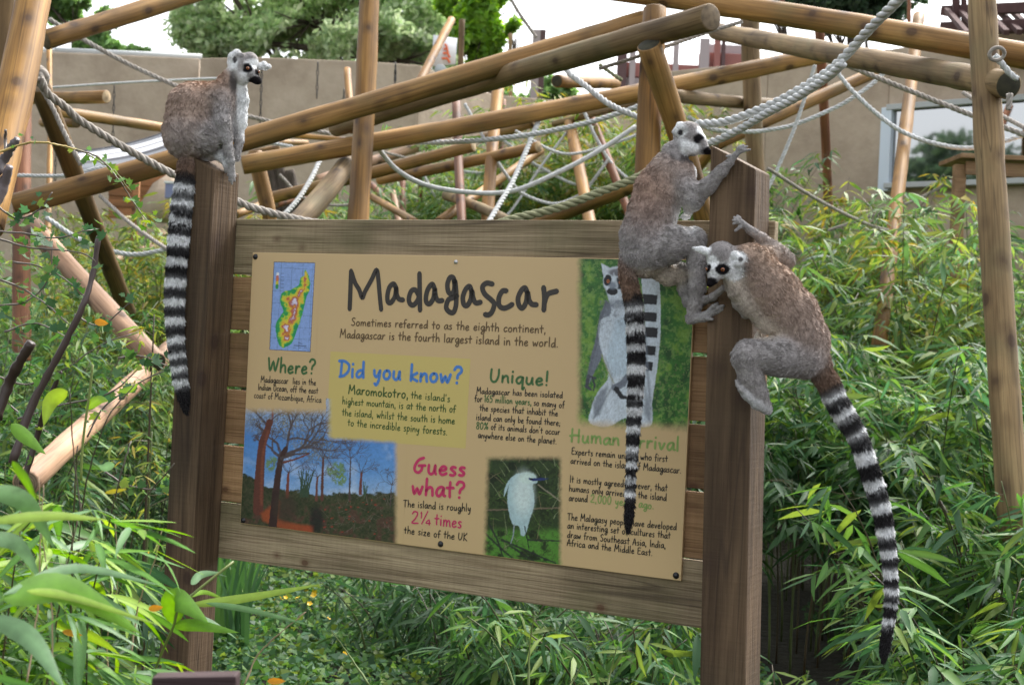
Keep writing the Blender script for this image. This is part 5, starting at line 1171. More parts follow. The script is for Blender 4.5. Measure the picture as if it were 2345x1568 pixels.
# white banner with orange figures
M['banner'] = flat('banner_white', (.75, .77, .78), .6); M['banner_orange'] = flat('banner_orange', (.75, .18, .07), .6)
bn = empty('banner', tuple(P(1018, 116, 20))); tag(bn, 'white banner with an orange drawing hanging beside the grey mast', 'banner'); ob = np.array(bn.location)
q = [P(992, 80, 20), P(1047, 88, 20), P(1043, 147, 20), P(990, 152, 20)]
V = [c-ob for c in q]+[c-ob+np.array([0, .02, 0]) for c in q]
obj('cloth', mesh_np('cloth', V, [np.array([[3, 2, 1, 0], [4, 5, 6, 7], [0, 1, 5, 4], [1, 2, 6, 5], [2, 3, 7, 6], [3, 0, 4, 7]])], None, False), M['banner'], bn)
mb = MB()
for pts in ([(1018, 102), (1022, 104), (1024, 112)], [(1016, 112), (1024, 113), (1026, 122)], [(1014, 122), (1025, 122), (1030, 132)], [(1012, 134), (1024, 134), (1030, 144)], [(1006, 98), (1010, 110)]):
    mb.tube(np.array([P(x, y, 19.97) for x, y in pts])-ob, .018, 6)
obj('drawing', mb.mesh('drawing'), M['banner_orange'], bn)
# striped hammock
M['ham'] = attr_mat('hammock_cloth', .8)
hm = empty('hammock', tuple(P(320, 345, 9.6))); tag(hm, 'white hammock with thin dark stripes slung behind the long beam', 'hammock'); oh = np.array(hm.location)
nu, nv_ = 60, 24; V = []; C = []
for j in range(nv_):
    for k in range(nu):
        u, v = k/(nu-1), j/(nv_-1); x = 180+u*262+v*(-10); top = 345-u*70+12*math.sin(u*3.1); bot = 402-u*50+14*math.sin(u*3.1)
        y = top*(1-v)+bot*v-10*math.sin(v*3.1)*.0; d = 10.6-v*.7+.1*math.sin(v*9)
        V.append(P(x, y, d)-oh); s_ = (v*6) % 1; C.append((.08, .08, .09) if (s_ < .16 or (.36 < s_ < .44)) else (.62, .63, .66))
i = np.arange(nv_-1)[:, None]*nu+np.arange(nu-1)[None]
me = mesh_np('cloth', V, [np.stack([i, i+1, i+nu+1, i+nu], -1).reshape(-1, 4)], C); o = obj('cloth', me, M['ham'], hm)
so = o.modifiers.new('thick', 'SOLIDIFY'); so.thickness = .012
# shed of overlapping boards
sh = empty('shed', tuple(P(335, 440, 14))); tag(sh, 'small shed of overlapping orange-brown boards below the hammock', 'shed'); os_ = np.array(sh.location)
M['shed'] = wood('shed_board', (.34, .16, .07), (.46, .24, .12), axis='X', grain=40, greenamt=.15, bump=.3)
for k in range(8):
    p, q = P(255, 405+k*13, 14), P(372, 402+k*13, 14.4); V = []
    for c0, c1 in ((0.0, 0), (1, 0)):
        pass
    h = 13*14/F_PX*1.25; c = (p+q)/2; L = np.linalg.norm(q-p); wbox(sh, os_, c+np.array([0, -.01*(k % 2), 0]), L, .02, h, M['shed'], 'board')
wbox(sh, os_, (P(312, 440, 13.9)+P(312, 450, 13.9))/2, .06, .05, 1.0, M['shed'], 'corner_post')
sl = empty('stone_slab', tuple(P(350, 455, 13.2))); tag(sl, 'grey leaning rock slab in front of the boarded shed', 'rock'); o_ = np.array(sl.location)
V = [P(*q, 13.2)-o_ for q in ((300, 500), (420, 500), (388, 396), (350, 420))]; V += [v+np.array([.1, .5, 0]) for v in V]
obj('slab', mesh_np('slab', V, [np.array([[0, 1, 2, 3], [7, 6, 5, 4], [0, 4, 5, 1], [1, 5, 6, 2], [2, 6, 7, 3], [3, 7, 4, 0]])], None, False), M['render'], sl)
bx = empty('white_box', tuple(P(391, 440, 12.8))); tag(bx, 'small white and blue box beside the first lemur tail', 'box')
wbox(bx, np.array(bx.location), P(393, 438, 12.8), .1, .1, .14, flat('blue_grey', (.22, .25, .42), .5), 'case'); wbox(bx, np.array(bx.location), P(393, 419, 12.8), .115, .115, .02, M['banner'], 'lid')
# weathered stump
st = MB(); rng = np.random.default_rng(4)
for k in range(5):
    x = 606+k*14; p = np.array([P(x+rng.uniform(-8, 8), 375+rng.uniform(0, 20), 12.4), P(x+10, 430, 12.4), P(x+rng.uniform(5, 30), 500, 12.3)]); st.tube(catmull(p, 4), [.05]*9, 8)
tag(obj('dead_trunk', st.mesh('dead_trunk'), M['bark']), 'weathered grey dead tree trunk behind the logs beside the left post', 'tree trunk')
# ruin on the skyline
ru = empty('pavilion', tuple(P(1590, 150, 24))); tag(ru, 'open pavilion with pale posts and a faded red band on the skyline', 'pavilion'); o_ = np.array(ru.location)
M['pale_red'] = flat('faded_red', (.34, .14, .12), .8); M['pale_post'] = flat('pale_post', (.42, .36, .36), .8); M['dark_post'] = flat('dark_post', (.12, .07, .07), .8)
wbox(ru, o_, P(1520, 165, 24), 1.4, .2, .25, M['pale_red'], 'wall_band'); wbox(ru, o_, P(1660, 146, 24), .9, .2, .32, M['pale_red'], 'wall_band'); wbox(ru, o_, P(1670, 120, 24.2), .9, .2, .22, M['pale_post'], 'wall_band')
for px, w_, mt in ((1612, .16, 'pale_post'), (1641, .10, 'pale_red'), (1655, .06, 'dark_post'), (1547, .09, 'pale_post'), (1424, .16, 'dark_post'), (1448, .10, 'pale_post'), (1240, .1, 'dark_post'), (1226, .14, 'pale_post')):
    q = P(px, 150, 23.8); wbox(ru, o_, q, w_, .1, .9 if px > 1500 else 1.2, M[mt], 'post')
wbox(ru, o_, P(1440, 190, 24), 2.2, .2, .14, M['pale_post'], 'wall_band')
# dark board top in front
fbd = P(444, 1600, 1.9); V = []
p, q = P(346, 1551, 1.9), P(541, 1547, 1.9)
for zz in (-.25, 0):
    for off in (0, .035):
        for c in (p, q): V.append(c+np.array([0, off, zz]))
M['front'] = wood('dark_front_board', (.05, .03, .035), (.09, .055, .06), axis='X', grain=50, greenamt=.2, bump=.5)
o = obj('front_board', bevel_box('front_board', V, .004), M['front']); tag(o, 'top edge of a dark wooden board at the bottom edge of the view', 'board')
# ---------------------------------------------------------------- leaves
def leaf_mesh(seed=0, wide=.15, arch=.28, fold=.03, fine=False):
    st = [0, .12, .35, .65, .85, 1] if fine else [0, .3, .68, 1]
    V = []; r = random.Random(seed); tw = r.uniform(-.25, .25)
    for t in st:
        hw = wide/2*(math.sin(math.pi*min(1, t*1.0)**.75))**.8 if 0 < t < 1 else 0
        z = -arch*t*t; y0 = .03*math.sin(t*3+seed); a = tw*t
        if hw == 0: V.append([(t, y0, z)])
        else: V.append([(t, y0, z-fold*hw*4), (t, y0+hw*math.cos(a), z+hw*math.sin(a)), (t, y0-hw*math.cos(a), z-hw*math.sin(a))])
    P_ = []; idx = []
    for v in V: idx.append([len(P_)+k for k in range(len(v))]); P_ += v
    F = []
    for a, b in zip(idx[:-1], idx[1:]):
        if len(a) == 1: F += [(a[0], b[0], b[1], b[1]), (a[0], b[2], b[0], b[0])]
        elif len(b) == 1: F += [(a[1], a[0], b[0], b[0]), (a[0], a[2], b[0], b[0])]
        else: F += [(a[0], b[0], b[1], a[1]), (a[2], b[2], b[0], a[0])]
    Tq = [f for f in F if f[2] != f[3]]; Tt = [f[:3] for f in F if f[2] == f[3]]
    return np.array(P_, float), np.array(Tq).reshape(-1, 4), np.array(Tt).reshape(-1, 3)
LEAFV = [leaf_mesh(k, .13+.03*(k % 3), .12+.14*k, .05) for k in range(4)]
BIGV = [leaf_mesh(k, .10+.03*(k % 3), .05+.15*k, .05, True) for k in range(4)]
PALS = {'green': [(.070, .165, .042), (.050, .13, .040), (.095, .21, .050), (.045, .11, .045), (.12, .23, .055), (.065, .15, .070), (.17, .25, .055)],
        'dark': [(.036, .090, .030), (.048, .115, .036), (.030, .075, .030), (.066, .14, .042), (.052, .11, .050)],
        'pale': [(.15, .25, .070), (.11, .21, .060), (.20, .30, .080), (.11, .22, .10), (.25, .33, .08), (.09, .18, .06)],
        'yellow': [(.20, .27, .055), (.13, .23, .055), (.26, .30, .07), (.10, .20, .05), (.32, .27, .06)],
        'bright': [(.13, .28, .035), (.19, .33, .045), (.09, .21, .04), (.24, .36, .055), (.11, .22, .08), (.14, .25, .12)]}
_lc = {}
def leaf_obj_mesh(var, ci, pal, big):
    k = (var, ci, pal, big)
    if k not in _lc:
        V, Q, T = (BIGV if big else LEAFV)[var]; c3 = np.tile(PALS[pal][ci], (len(V), 1)); c3[[0]+list(range(1, len(V)-1, 3))+[len(V)-1]] *= 1.4; me = mesh_np('leaf', V, [Q, T], c3); me.materials.append(M['leaf_big' if big else 'leaf']); _lc[k] = me
    return _lc[k]
def leaf_frames(d, rng, rollv=.5):
    d = nrm(d); up = np.tile([0, 0, 1.], (len(d), 1))+rng.normal(0, rollv, (len(d), 3)); y = nrm(np.cross(up, d)); z = np.cross(d, y); return np.stack([d, y, z], 1)  # rows
def place_leaves(parent, org, pos, fr, ln, pal, rng, nobj=0, big=False, matname='leaf', name='leaves'):
    """the nearest nobj leaves are parts of their own, the rest one joined part"""
    n = len(pos); ln = ln*rng.lognormal(0, .18, n); ci = rng.integers(0, len(PALS[pal]), n); va = rng.integers(0, 4, n)
    dist = np.linalg.norm(pos-CAMP, axis=1); px, py, dd = proj(pos); vis = (px > -60) & (px < 2400) & (py > -60) & (py < 1640)
    order = np.argsort(dist+np.where(vis, 0, 100)); near = order[:nobj] if nobj else order[:0]; far = order[nobj:]
    for k in near:
        o = bpy.data.objects.new('leaf', leaf_obj_mesh(int(va[k]), int(ci[k]), pal, big)); COL.objects.link(o); o.parent = parent
        m = np.eye(4); m[:3, :3] = (fr[k]*ln[k]).T; m[:3, 3] = pos[k]-org; o.matrix_basis = Matrix(m.tolist())
    mb = MB(); pl_ = np.array(PALS[pal])
    for v in range(4):
        s_ = far[va[far] == v]
        if not len(s_): continue
        V, Q, T = LEAFV[v]; W = np.einsum('lk,nkj->nlj', V, fr[s_])*ln[s_][:, None, None]+pos[s_][:, None]-org
        m_ = len(V); off = (np.arange(len(s_))*m_)[:, None, None]
        c = np.repeat(pl_[ci[s_]]*rng.uniform(.75, 1.25, (len(s_), 1)), m_, 0)
        mb.add(W.reshape(-1, 3), (Q[None]+off).reshape(-1, 4), (T[None]+off).reshape(-1, 3), c)
    if mb.n: tag(obj(name, mb.mesh(name), M[matname], parent), kind='stuff')
def bamboo(px, d, h, ncane, spread, ll, pal, label, nobj=0, seed=0, big=False, dens=1.0, lean=.25, lower=.12, z0=None, caner=.006, droop=.5, group=None, name='bamboo_clump', cat='bamboo'):
    rng = np.random.default_rng(seed+100); b = P(px, 784, d); bx_, by_ = b[0], b[1]; bz = float(terr(bx_, by_)) if z0 is None else z0
    root = empty(name, (bx_, by_, bz)); tag(root, label, cat, group); org = np.array([bx_, by_, bz])
    pos = []; dirs = []; lns = []; tw = MB()
    for c in range(ncane):
        a = rng.uniform(0, 2*np.pi); r0 = spread*.5*math.sqrt(rng.random()); hh = h*rng.uniform(.65, 1.05)
        base = org+np.array([r0*math.cos(a), r0*math.sin(a), -.03]); ld = np.array([math.cos(a), math.sin(a), 0])*lean*hh*rng.uniform(.3, 1.3)+np.array([rng.uniform(-.4, .4), rng.uniform(-.4, .4), 0])*min(lean, .28)*hh
        t = np.linspace(0, 1, 9)[:, None]; cn = base+t*np.array([0, 0, hh])+t**2.2*ld-t**3*np.array([0, 0, .12*hh])
        cc = (.10, .13, .04) if rng.random() < .5 else (.07, .05, .025)
        mb = MB(); mb.tube(cn-org, np.linspace(caner, caner*.35, 9), 6, np.array(cc)*rng.uniform(.6, 1.2))
        obj('cane', mb.mesh('cane'), M['cane'], root)
        nn_ = max(3, int(hh/.09*dens))
        for k in range(nn_):
            u = lower+(1-lower)*(k+rng.random())/nn_; q = np.array([np.interp(u, t[:, 0], cn[:, m]) for m in range(3)])
            for s_ in range(rng.integers(1, 4)):
                az = rng.uniform(0, 2*np.pi); tl = rng.uniform(.05, .26)*max(h, .6)**.5*(1.1-.5*u)
                td = nrm(np.array([math.cos(az), math.sin(az), rng.uniform(0, .8)])); e = q+td*tl+np.array([0, 0, -.25*tl])
                if rng.random() < .35: tw.tube(np.array([q, (q+e)/2+[0, 0, .1*tl], e])-org, [caner*.22, caner*.18, caner*.1], 3, np.array((.12, .10, .05)), False)
                nl = rng.integers(3, 7)
                for m in range(nl):
                    f = rng.uniform(.45, 1.0); pos.append(q+(e-q)*f)
                    aa = az+rng.uniform(-1.5, 1.5); dirs.append([math.cos(aa), math.sin(aa), rng.uniform(-1.0, .45)*droop-.1]); lns.append(ll*rng.uniform(.55, 1.25))
    if tw.n: tag(obj('twigs', tw.mesh('twigs'), M['cane'], root), kind='stuff')
    pos = np.array(pos); fr = leaf_frames(np.array(dirs), rng, .45); place_leaves(root, org, pos, fr, np.array(lns), pal, rng, nobj, big, 'leaf_big' if big else 'leaf')
    return root
# right-hand grove, nearest first
RB = [(1800, 4.9, .42, 'green', 60, .11), (2090, 4.7, .52, 'green', 110, .15), (2290, 4.7, .85, 'green', 110, .16), (2180, 5.5, 1.15, 'green', 110, .15), (2400, 5.6, 1.3, 'green', 60, .15),
      (1800, 6.9, 1.5, 'dark', 90, .14), (1960, 7.4, 1.8, 'green', 100, .14), (2120, 7.0, 1.9, 'green', 120, .14), (2280, 7.0, 1.75, 'pale', 100, .14), (2440, 7.2, 1.9, 'green', 30, .14),
      (1810, 8.6, 2.3, 'pale', 80, .13), (1930, 8.8, 2.5, 'green', 80, .14), (2070, 8.8, 2.6, 'pale', 80, .14), (2220, 8.8, 2.6, 'yellow', 60, .14), (2370, 9, 2.8, 'pale', 40, .14),
      (1800, 11, 2.3, 'pale', 30, .13), (1900, 11.2, 2.4, 'yellow', 30, .13), (2020, 11, 2.3, 'pale', 30, .13), (2170, 11, 2.35, 'green', 20, .13), (2330, 10.6, 2.35, 'pale', 20, .13)]
RL = ['low bamboo clump at the foot of the right post, bottom of the picture', 'low bamboo clump below the tip of the third lemur tail', 'large-leaved bamboo clump in the bottom right corner', 'bamboo clump before the foot of the thick right upright', 'bamboo clump cut by the right edge low down',
      'dark bamboo clump just right of the right post', 'bamboo clump behind the third lemur tail', 'tall bamboo clump between the lemur tail and the thick upright', 'pale bamboo clump around the thick right upright', 'bamboo clump at the right edge behind the upright',
      'pale bamboo clump just behind the third lemur back', 'bamboo clump around the foot of the thin red post', 'pale bamboo clump around the leaning orange post', 'yellowish bamboo clump left of the thick right upright', 'pale bamboo clump behind the thick right upright',
      'far pale bamboo against the wall beside the right post', 'far yellowish bamboo against the wall behind the red post', 'far pale bamboo below the left end of the window', 'far bamboo below the window left of the table', 'far pale bamboo below the table']
for k, ((px, d, h, pal, no, ll), lb) in enumerate(zip(RB, RL)):
    bamboo(px, d, h, 15 if d > 6 else 11, .75 if d > 6 else .5, ll, pal, lb, no, seed=k, dens=1.1 if d < 10 else .9, lower=(.62 if px < 2000 else .35) if d > 6 and d < 8 else (.4 if d > 8 and px < 2000 else .15), lean=.28)
# beneath and behind the sign
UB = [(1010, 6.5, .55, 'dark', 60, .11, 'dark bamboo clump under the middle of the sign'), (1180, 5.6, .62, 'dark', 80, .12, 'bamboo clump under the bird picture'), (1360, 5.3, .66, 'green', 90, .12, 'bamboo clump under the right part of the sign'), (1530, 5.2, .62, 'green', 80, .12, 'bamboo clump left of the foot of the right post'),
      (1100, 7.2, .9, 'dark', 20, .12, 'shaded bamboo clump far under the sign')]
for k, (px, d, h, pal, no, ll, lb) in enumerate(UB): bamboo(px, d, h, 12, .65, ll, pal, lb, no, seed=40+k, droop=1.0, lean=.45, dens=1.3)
# bushes rising between sign top and wall
CB = [(600, 12.8, 1.8, 'yellow'), (720, 13.2, 1.8, 'pale'), (860, 13.4, 2.05, 'pale'), (980, 13.2, 2.2, 'pale'), (1090, 13.6, 2.35, 'green'), (1210, 13.2, 2.6, 'pale'), (1320, 13.4, 3.0, 'yellow'), (1430, 13.2, 3.1, 'yellow'), (1560, 13, 2.6, 'pale'), (1660, 12.5, 2.4, 'green'), (1250, 14.5, 3.0, 'pale')]
CLb = ['yellowish bush behind the sign just right of the left post', 'pale bush behind the thick diagonal log', 'green bush behind the square upright', 'pale bush below the sagging white rope', 'dark bush behind the middle of the rope web', 'green bush behind the steep twisted rope', 'tall yellowish bush beside the leaning orange post', 'green bush left of the second lemur', 'pale bush behind the second lemur', 'green bush between lemur and right post', 'dark far bush behind the leaning orange post']
for k, ((px, d, h, pal), lb) in enumerate(zip(CB, CLb)): bamboo(px, d, h, 22, 1.1, .12, pal, lb, 0, seed=60+k, name='bush', cat='bush', dens=1.7, caner=.005)
# left grove
LB_ = [(40, 7.5, 1.75, 'green', 60, .11, 'bamboo clump at the left edge under the thorny branches'), (150, 8.8, 1.7, 'green', 80, .11, 'bamboo clump behind the dark bare branch'), (300, 9.2, 1.75, 'pale', 70, .11, 'pale bamboo clump behind the pink log end'), (250, 10.5, 2.0, 'yellow', 30, .11, 'yellow bamboo clump behind the dark leaning prop'), (390, 10.6, 2.1, 'yellow', 30, .11, 'yellow bamboo clump beside the first lemur tail'),
      (120, 10.5, 1.9, 'pale', 20, .11, 'far pale bamboo behind the pink log'), (340, 12.5, 1.6, 'pale', 0, .1, 'far bamboo below the boarded shed'), (200, 12.6, 1.6, 'yellow', 0, .1, 'far yellowish bamboo below the hammock'), (345, 8.3, 1.0, 'dark', 60, .10, 'dark bamboo clump left of the left post'), (0, 6.0, 1.2, 'green', 60, .12, 'dense bamboo at the far left edge'), (240, 5.6, .62, 'dark', 60, .11, 'shaded bamboo behind the foreground leaves')]
for k, (px, d, h, pal, no, ll, lb) in enumerate(LB_): bamboo(px, d, h, 14, .7, ll, pal, lb, no, seed=80+k, dens=1.2)
# foreground broad-leaved bamboo, bottom left
FB = [(-30, 2.6, 1.32, 9, 'bright', 'tall foreground bamboo at the left edge', .13), (90, 2.8, 1.26, 9, 'bright', 'bright foreground bamboo second from the left edge', .13), (150, 3.2, 1.14, 8, 'green', 'foreground bamboo in front of the orange log', .13), (190, 3.1, .94, 4, 'bright', 'foreground bamboo left of the left post foot', .12),
      (40, 2.1, 1.12, 7, 'bright', 'nearest bamboo in the bottom left corner', .12), (470, 3.3, .50, 3, 'bright', 'small foreground bamboo before the left post foot', .11), (180, 2.3, 1.08, 8, 'green', 'low bamboo at the bottom left behind the arching leaves', .12), (600, 3.5, .66, 4, 'green', 'small bamboo tips right of the left post foot', .09), (290, 2.5, .80, 5, 'bright', 'low bright bamboo just left of the dark board', .10)]
for k, (px, d, h, nc, pal, lb, ll) in enumerate(FB):
    bamboo(px, d, h, nc, .28, ll*.88, pal, lb, 280, seed=120+k, big=True, dens=1.1, lower=.5, lean=.06, z0=0, caner=.0035, droop=.42)
# single leaf sprays placed by hand
def spray(label, node, d, leaves, pal='bright', stem=None):
    n0 = P(*node, d); root = empty('bamboo_shoot', tuple(n0)); tag(root, label, 'bamboo shoot'); rng = np.random.default_rng(int(node[0]))
    if stem is not None:
        mb = MB(); mb.tube(catmull([P(x, y, dd)-n0 for x, y, dd in stem], 5), .0028, 6, np.array((.16, .2, .05))); obj('stem', mb.mesh('stem'), M['cane'], root)
    for (x0, y0), (xm, ym), (x1, y1), wpx, dd, ci in leaves:
        a, m_, b = P(x0, y0, d), P(xm, ym, d+dd*.5), P(x1, y1, d+dd); c = catmull(np.array([a, m_, b]), 7); n = len(c); T = nrm(np.gradient(c, axis=0))
        view = nrm(c-CAMP); side = nrm(np.cross(T, view)); side = nrm(side+view*.35); nr = np.cross(side, T); t = np.linspace(0, 1, n)
        hw = wpx*d/F_PX/2*np.sin(np.pi*np.clip(t, 0, 1)**.7)**.85; hw[0] = hw[-1] = 1e-5
        Lf, Rt = c+side*hw[:, None]+nr*hw[:, None]*.25, c-side*hw[:, None]+nr*hw[:, None]*.25
        i = np.arange(n-1); V = np.vstack([c, Lf, Rt])-n0; Q = np.vstack([np.stack([i, i+1, n+i+1, n+i], 1), np.stack([2*n+i, 2*n+i+1, i+1, i], 1)])
        cl = np.array(PALS[pal][ci]); C = np.vstack([np.tile(cl*1.35, (n, 1)), np.tile(cl, (2*n, 1))]); obj('leaf', mesh_np('leaf', V, [Q], C), M['leaf_big'], root)
    return root
spray('bamboo shoot with five long leaves in front of the foot of the left post', (398, 1432), 2.7,
      [((398, 1430), (402, 1370), (478, 1425), 62, -.04, 0), ((396, 1432), (450, 1430), (548, 1448), 30, -.05, 0), ((430, 1385), (560, 1368), (742, 1336), 22, .06, 3), ((470, 1380), (570, 1395), (722, 1434), 15, .04, 4), ((438, 1338), (460, 1315), (508, 1310), 20, .05, 5), ((430, 1366), (470, 1355), (525, 1378), 12, .1, 1)],
      stem=[(345, 1560, 2.75), (372, 1490, 2.72), (398, 1432, 2.7), (420, 1380, 2.7), (535, 1285, 2.75)])
spray('bamboo shoot with very large arching leaves along the bottom left', (5, 1370), 1.9,
      [((5, 1372), (150, 1345), (325, 1452), 74, .12, 0), ((60, 1352), (160, 1365), (370, 1432), 22, .12, 3), ((5, 1362), (170, 1300), (370, 1340), 26, .2, 5), ((-30, 1120), (60, 1150), (125, 1255), 50, .1, 4), ((-40, 1195), (110, 1180), (248, 1190), 26, .12, 3), ((-40, 1230), (40, 1245), (95, 1330), 40, .1, 5), ((-30, 1410), (70, 1460), (150, 1580), 50, -.1, 5), ((28, 1055), (60, 1100), (86, 1155), 22, .1, 0)])
spray('bamboo shoot with two upright yellow-green leaves left of the pink log', (150, 890), 3.0,
      [((155, 895), (118, 920), (100, 975), 38, -.02, 3), ((195, 936), (225, 915), (248, 918), 24, 0, 1), ((25, 970), (60, 1000), (105, 1040), 34, 0, 0), ((272, 895), (300, 890), (316, 877), 16, 0, 1), ((262, 1062), (240, 1070), (225, 1065), 22, .0, 5)], stem=[(185, 1100, 3.0), (190, 1010, 3.0), (205, 900, 3.0), (212, 835, 3.0)])
def dead_leaf(label, x, y, d, L, ang, w_, c=(.65, .30, .02)):
    p = P(x, y, d); V, Q, T = leaf_mesh(2, w_, .3, .05, True); R3 = np.array([math.cos(ang), 0, math.sin(ang)]); up = nrm(np.array([.2, -1, .4])); yv = nrm(np.cross(up, R3)); zv = np.cross(R3, yv)
    W = (V @ np.stack([R3, yv, zv]))*L*d/F_PX; o = obj('yellow_leaf', mesh_np('yellow_leaf', W, [Q, T], np.array(c)), M['leaf_big'], None, tuple(p)); tag(o, label, 'leaf')
dead_leaf('curled yellow leaf caught in the twigs before the pink log', 216, 738, 3.4, 30, .1, .6)
dead_leaf('orange-yellow leaf at the bottom edge right of the dark board', 612, 1560, 2.6, 40, .15, .4)
dead_leaf('orange dry leaf above the bright foreground bamboo', 340, 1395, 2.6, 32, .3, .5)
dead_leaf('orange dry leaf low among the foreground bamboo', 142, 1446, 2.4, 44, -.05, .35)
dead_leaf('bent yellow leaf on a thin dark stem', 240, 1130, 2.6, 48, .35, .22, (.45, .40, .03))
dead_leaf('upper yellow leaf hanging behind the prop', 375, 655-10, 8.0, 34, .2, .3, (.55, .45, .05))
# thin dark twigs in the foreground
def twig(label, pts, w0, w1, d, col, leaves=0, lw=.012, seed=0, pal='green', name='twig', cat='twig'):
    p = np.array([P(x, y, d+.02*math.sin(k*1.7)) for k, (x, y) in enumerate(pts)]); c = catmull(p, 6); root = empty(name, tuple(p[0])); tag(root, label, cat); mb = MB(); rng = np.random.default_rng(seed+int(abs(pts[0][0])*3))
    r = np.linspace(w0, w1, len(c))*d/F_PX/2; mb.tube(c-p[0]+rng.normal(0, .0006, c.shape), r*(1+.15*rng.normal(0, 1, len(c)).clip(-1, 1)), 7, np.array(col)); obj('stem', mb.mesh('stem'), M['cane'], root)
    if leaves:
        # lobed leaves on short stalks
        for k in range(leaves):
            q = c[rng.integers(len(c)//5, len(c))]; dirv = nrm(rng.normal(0, 1, 3)); e = q+dirv*rng.uniform(.01, .04); L = lw*rng.uniform(.7, 1.5)
            th = np.array([0, .5, .9, 1.3, 1.8, 2.3, 3.14, 3.98, 4.48, 4.98, 5.38, 5.78]); rr = np.array([1.3, .75, 1.05, .6, .9, .5, .35, .5, .9, .6, 1.05, .75])
            nrm_ = nrm(rng.normal(0, 1, 3)+np.array([0, -1.0, .8])); ux = nrm(np.cross(nrm_, rng.normal(0, 1, 3))); uy = np.cross(nrm_, ux)
            V = np.vstack([[0, 0, 0], (np.cos(th)*rr)[:, None]*ux+(np.sin(th)*rr)[:, None]*uy+nrm_*(.25*rr[:, None]**2-.1)])*L
            m_ = len(th); T = np.stack([np.zeros(m_, int), 1+np.arange(m_), 1+(np.arange(m_)+1) % m_], 1); pc = PALS[pal][rng.integers(0, len(PALS[pal]))]
            obj('leaf', mesh_np('leaf', V+e-p[0], [T], np.array(pc)), M['leaf'], root)
    return root
DK = (.045, .028, .02); GB = (.16, .13, .11)
twig('bare dark branch rising before the pink log', [(28, 1060), (75, 925), (140, 802), (190, 700), (212, 630), (226, 540)], 20, 12, 3.6, (.075, .05, .045))
twig('thick dark stub in the thorny shrub', [(-10, 960), (20, 880), (45, 830), (72, 785)], 30, 21, 3.7, DK)
twig('dark stem in the thorny shrub left of the bare branch', [(50, 1110), (85, 1000), (105, 930), (140, 850)], 18, 9, 3.8, DK, 10, .012)
twig('grey broken branch at the left edge', [(-15, 400), (10, 365), (26, 338), (40, 318)], 26, 17, 4.0, (.13, .11, .11)); twig('short upright grey stick at the left edge', [(14, 350), (12, 320), (13, 298)], 9, 6, 4.0, GB)
twig('smooth grey branch at the left edge', [(-20, 480), (5, 430), (22, 380)], 30, 20, 4.0, (.15, .12, .12))
twig('yellow arching cane in front of the left frame', [(-10, 352), (40, 334), (70, 327), (110, 328), (150, 336), (175, 343)], 6, 4, 3.9, (.45, .33, .10), 5, .008, pal='pale'); twig('drooping brown shoot with pale young leaves', [(172, 343), (215, 355), (245, 378), (270, 410), (286, 432), (310, 470), (345, 515)], 4.5, 3, 3.9, (.16, .13, .08), 22, .012, pal='bright')
twig('thin drooping twig with a few leaves above the hammock', [(150, 338), (185, 345), (230, 372), (262, 390), (300, 440)], 3.5, 2, 3.95, (.25, .25, .08), 14, .010, pal='bright')
rng = np.random.default_rng(77)
tws = [([(-10, 530), (60, 535), (130, 545), (190, 530), (222, 525)], 'long thorny twig reaching towards the prop'), ([(-10, 545), (60, 565), (130, 572), (190, 580), (220, 600)], 'thorny twig below the long one'), ([(0, 640), (50, 660), (110, 700), (160, 745)], 'thorny twig slanting down on the left'),
       ([(30, 600), (90, 610), (150, 640), (195, 680)], 'short thorny twig with leaves before the pink log'), ([(-10, 700), (60, 690), (110, 640), (120, 560)], 'rising leafy twig on the left'), ([(-10, 860), (60, 880), (140, 850), (230, 790), (300, 765)], 'leafy twig crossing the bare branch'),
       ([(40, 960), (130, 930), (250, 900), (320, 840)], 'leafy twig before the pink log end'), ([(200, 1000), (240, 930), (330, 870), (385, 845)], 'pale leafy twig reaching the pink log end'), ([(270, 820), (320, 815), (385, 838)], 'thin twig over the pink log'), ([(170, 720), (230, 745), (300, 690)], 'thin curved twig over the pink log'),
       ([(240, 1080), (290, 1110), (360, 1120), (400, 1112)], 'thin twig before the orange log'), ([(-10, 470), (40, 500), (90, 480), (120, 440)], 'leafy twig below the grey branches'), ([(10, 760), (80, 740), (150, 770)], 'leafy twig above the dark stub'), ([(-5, 900), (60, 960), (130, 1000)], 'leafy twig below the dark stub')]
for k, (pts, lb) in enumerate(tws): twig(lb, pts, 5, 2.5, 3.5+.06*k, GB, 18, .014, seed=k, pal='green', name='thorny_twig')
for k, (pts, lb) in enumerate((([(190, 1200), (170, 1050), (160, 900)], 'thin dark stem nearest the left edge'), ([(198, 1568), (205, 1400), (240, 1240), (275, 1090), (300, 1010)], 'long thin dark stem before the broad leaves'), ([(160, 1560), (163, 1350), (170, 1150), (178, 1020)], 'upright dark cane among the broad leaves'), ([(185, 1400), (180, 1250), (200, 1100), (245, 960), (310, 880)], 'thin reddish stem reaching the pink log end'), ([(250, 1440), (300, 1250), (320, 1160), (400, 1060)], 'forked thin stem before the left post'))):
    twig(lb, pts, 6 if k == 2 else 4, 3, 2.5+.1*k, (.05, .04, .02), 0)
for k, (pts, lb) in enumerate((([(60, 1568), (85, 1400), (92, 1250), (100, 1110)], 'pale dry stalk near the left edge'), ([(120, 1568), (118, 1380), (96, 1220), (88, 1090)], 'pinkish dry stalk bending left'), ([(300, 1500), (318, 1380), (352, 1290), (372, 1210)], 'dry forked stalk before the left post'), ([(560, 1568), (590, 1500), (640, 1450), (700, 1400)], 'thin dry twig under the left part of the sign'), ([(250, 1568), (246, 1460), (270, 1330), (262, 1180)], 'straw-coloured stalk in the bottom left'))):
    twig(lb, pts, 4.5, 2, 2.3+.15*k, (.38, .27, .17), 0, name='dry_stalk', cat='stalk')
